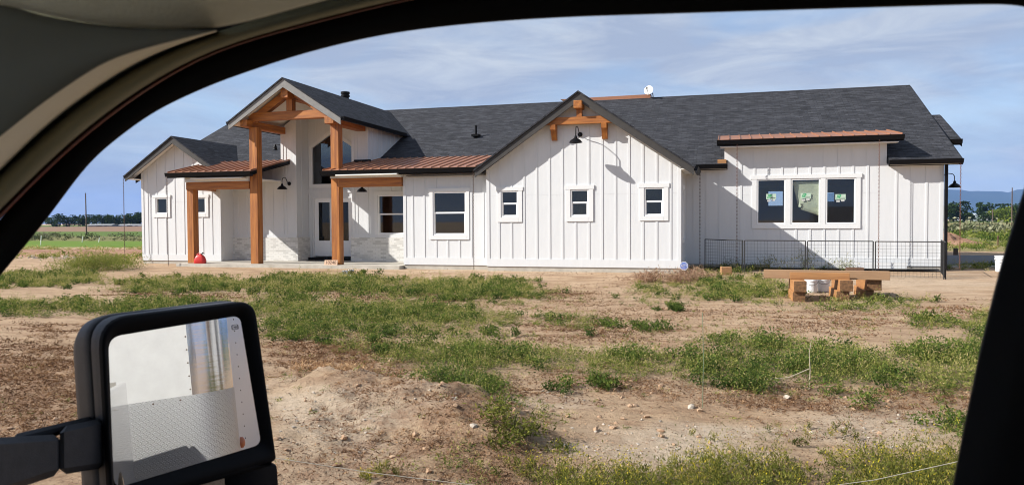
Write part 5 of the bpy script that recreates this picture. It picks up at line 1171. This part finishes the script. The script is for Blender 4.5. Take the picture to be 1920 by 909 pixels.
# scrub beyond the driveway and in the left fields
def scrubs(name, x0, x1, y0, y1, n, hmin, hmax, m, tone, z=.1, slope=True, var=.25, nl=60):
    y = rng.uniform(y0, y1, n); x = rng.uniform(x0, x1, n)*y; h = rng.uniform(hmin, hmax, n)
    b, d, L, W, T = plants(x, y, h, h*1.1, np.full(n, nl), h*.30, .55, np.clip(tone+rng.normal(size=n)*var, 0, 1), .12, .8)
    b[:, 2] += z; return tag(leaves(name, b, d, L, W, T, m), kind='stuff')
scrubs('roadside_weeds', .22, .55, 42, 62, 380, .15, .38, M['weed'], .55, var=.2)
scrubs('grassy_scrub', .22, .55, 62, 84, 260, .35, .75, M['weed'], .35, var=.2)
scrubs('sagebrush', .22, .55, 84, 104, 150, .8, 1.5, M['sage'], .8, var=.3)
scrubs('field_scrub', -1.25, -.75, 59, 80, 150, .2, .75, M['sage'], .5, var=.35)
scrubs('bank_weeds', -1.3, -.82, 26.0, 29.5, 60, .10, .3, M['weed'], .7, var=.15)
scrubs('corner_weeds', .22, .31, 25.8, 29.0, 12, .04, .10, M['weed'], .6, var=.15)
scrubs('verge_grass', -1.25, -.8, 33.6, 36.5, 200, .12, .3, M['weed'], .8, var=.15, nl=24)
# hose-like dry twigs on the mound
x = rng.uniform(-3.0, -1.9, 60); y = rng.uniform(7.4, 8.7, 60); tw = MB()
for i in range(60):
    a = rng.normal()*.5; l = rng.uniform(.1, .3); z = gz(x[i], y[i])+.015; tw.tube([(x[i], y[i], z), (x[i]+l*math.cos(a), y[i]+l*math.sin(a)*.6, gz(x[i]+l*math.cos(a), y[i]+l*math.sin(a)*.6)+.03*rng.random())], .004, 4)
tag(tw.build('dry_twigs', mat('dry_twig', (.34, .25, .16), .9)), kind='stuff')

# trees far off
def tree(name, x, y, h, w, m, label, group, n=1100, z0=.1):
    t = thing(name, (x, y, z0), label, 'tree', group)
    MB().tube([(0, 0, -.3), (.05*w, 0, h*.3), (0, .03*w, h*.7)], [h*.035, h*.024, h*.008], 7).build('trunk', M['pole'], t, local=True)
    nb = 15; c = rng.normal(size=(nb, 3))*np.array([.26*w, .26*w, .20*h])+np.array([0, 0, h*.55]); r = rng.uniform(.14, .25, nb)*w
    i = rng.integers(0, nb, n); v = rng.normal(size=(n, 3)); v /= np.linalg.norm(v, axis=1, keepdims=True)
    b = c[i]+v*(r[i]*rng.random(n)**.4)[:, None]; b[:, 2] = np.clip(b[:, 2], h*.08, h)
    leaves('crown', b, v+np.array([0, 0, .3]), np.full(n, .10*h)*rng.uniform(.6, 1.4, n), np.full(n, .09*h), .35+.25*rng.normal(size=n)+.25*(i % 3-1), m, t)
    return t
TL_ = [(98, 7.0, 6.5), (112, 9.5, 8), (128, 8, 6), (147, 7.5, 6), (157, 8.5, 6), (172, 9, 8), (190, 10, 9), (203, 8, 6), (214, 8.2, 7), (226, 7.8, 6), (243, 9.5, 8), (258, 10, 7), (263, 11, 6)]
words = ['leftmost round tree of the far left treeline', 'broad tall tree, second from the left in the left treeline', 'lower tree just right of the broad one in the left treeline', 'tree just left of the utility pole in the left treeline', 'small gap tree behind the utility pole, left treeline', 'tree just right of the utility pole in the left treeline', 'wide tree above the left pale shed roof', 'low tree right of the left pale shed roof', 'tree halfway along the right part of the left treeline', 'low tree left of the right pale shed', 'tree above the right pale shed roof', 'tall tree near the house corner, left treeline', 'tallest tree of the left treeline, touching the house corner']
for (u, h, w), lab in zip(TL_, words):
    p = at_d(u, 424, 430+random.uniform(-12, 25)); tree('far_tree', p.x, p.y, h*.72, w*1.1, M['treeleaf'], lab, 'trees of the far left treeline')
TRr = [(1781, 12.5, 9, 0, 'big dark green tree at the house corner, right background'), (1793, 11, 9, 0, 'dark tree second from the house corner, right background'), (1814, 6.5, 6, 0, 'low dark conifer in front of the white barn'), (1842, 12, 7, 0, 'tall thin tree beside the far white houses'), (1851, 6, 8, 0, 'low dark tree in front of the far white houses'), (1868, 8, 6, 1, 'light green tree, left of the two bright ones'), (1883, 8.5, 8, 1, 'light green tree, right of the two bright ones'), (1876, 11, 12, 0, 'dark wide tree behind the bright green ones'), (1900, 9, 9, 0, 'dark tree by the window pillar, right background'), (1915, 11, 12, 0, 'dark tree half behind the window pillar')]
for u, h, w, k, lab in TRr:
    p = at_d(u, 417, 385+(60 if h > 10.9 and u > 1800 else 0)+random.uniform(-8, 8)); tree('far_tree', p.x, p.y, h*.88, w, M['treelight' if k else 'treeleaf'], lab, 'trees in the right background')
# far buildings
def shed(name, u, v, dist, w, d, h, rh, wallm, roofm, label, cat, rz=0.):
    p = at_d(u, v, dist); t = thing(name, (p.x, p.y, .1), label, cat, None, rz)
    MB().box(-w/2, w/2, 0, d, -.5, h).build('wall', wallm, t, local=True)
    r = MB(); r.prism([(-w/2-.4, -.4, h), (-w/2-.4, d+.4, h), (-w/2-.4, d/2, h+rh)], (w+.8, 0, 0)); r.build('roof', roofm, t, local=True)
    MB().box(-w*.12, w*.12, -.06, .0, 0, h*.75).build('door', M['room'], t, local=True)
    wm = MB(); wm.box(w*.22, w*.34, -.05, .0, h*.4, h*.75); wm.build('window', M['dark'], t, local=True); return t
wb = mat('white_barn_wall', (.72, .73, .74), .7); gr_ = mat('grey_metal_roof', (.42, .46, .50), .5)
shed('white_barn', 1820, 404, 560, 13, 9, 3.2, 2.6, wb, gr_, 'white barn with grey metal roof in the far right background', 'barn', .35)
shed('far_house', 1847, 404, 620, 9, 8, 3.5, 3.5, wb, gr_, 'pale house with steep roof among the far right trees', 'house', -.3)
shed('far_house', 1856, 404, 640, 7, 8, 4.5, 3, wb, wb, 'narrow white house right of the steep roofed one, far right', 'house', .2)
shed('far_shed', 186, 424, 400, 13, 6, .8, .6, mat('pale_shed_wall', (.30, .30, .29), .8), mat('dull_shed_roof', (.26, .27, .27), .8), 'long low pale shed below the middle of the left treeline', 'shed', .2)
shed('far_shed', 243, 424, 405, 13, 6, .7, .6, wb, bpy.data.materials['dull_shed_roof'], 'long low pale shed nearest the house corner, below the left treeline', 'shed', .2)

# ================================================================== AIR between here and the mountains
hz = MB().box(-13500, 13500, -6500, 14500, -8, 620)
hm = bpy.data.materials.new('haze'); hm.use_nodes = True; t = hm.node_tree; t.nodes.clear()
ho = N(t, 'ShaderNodeOutputMaterial'); hv = N(t, 'ShaderNodeVolumePrincipled'); hv.inputs['Color'].default_value = (.26, .46, .95, 1); hv.inputs['Density'].default_value = .000068; hv.inputs['Anisotropy'].default_value = .0
t.links.new(hv.outputs[0], ho.inputs['Volume'])
o = hz.build('haze', hm); o['kind'] = 'stuff'
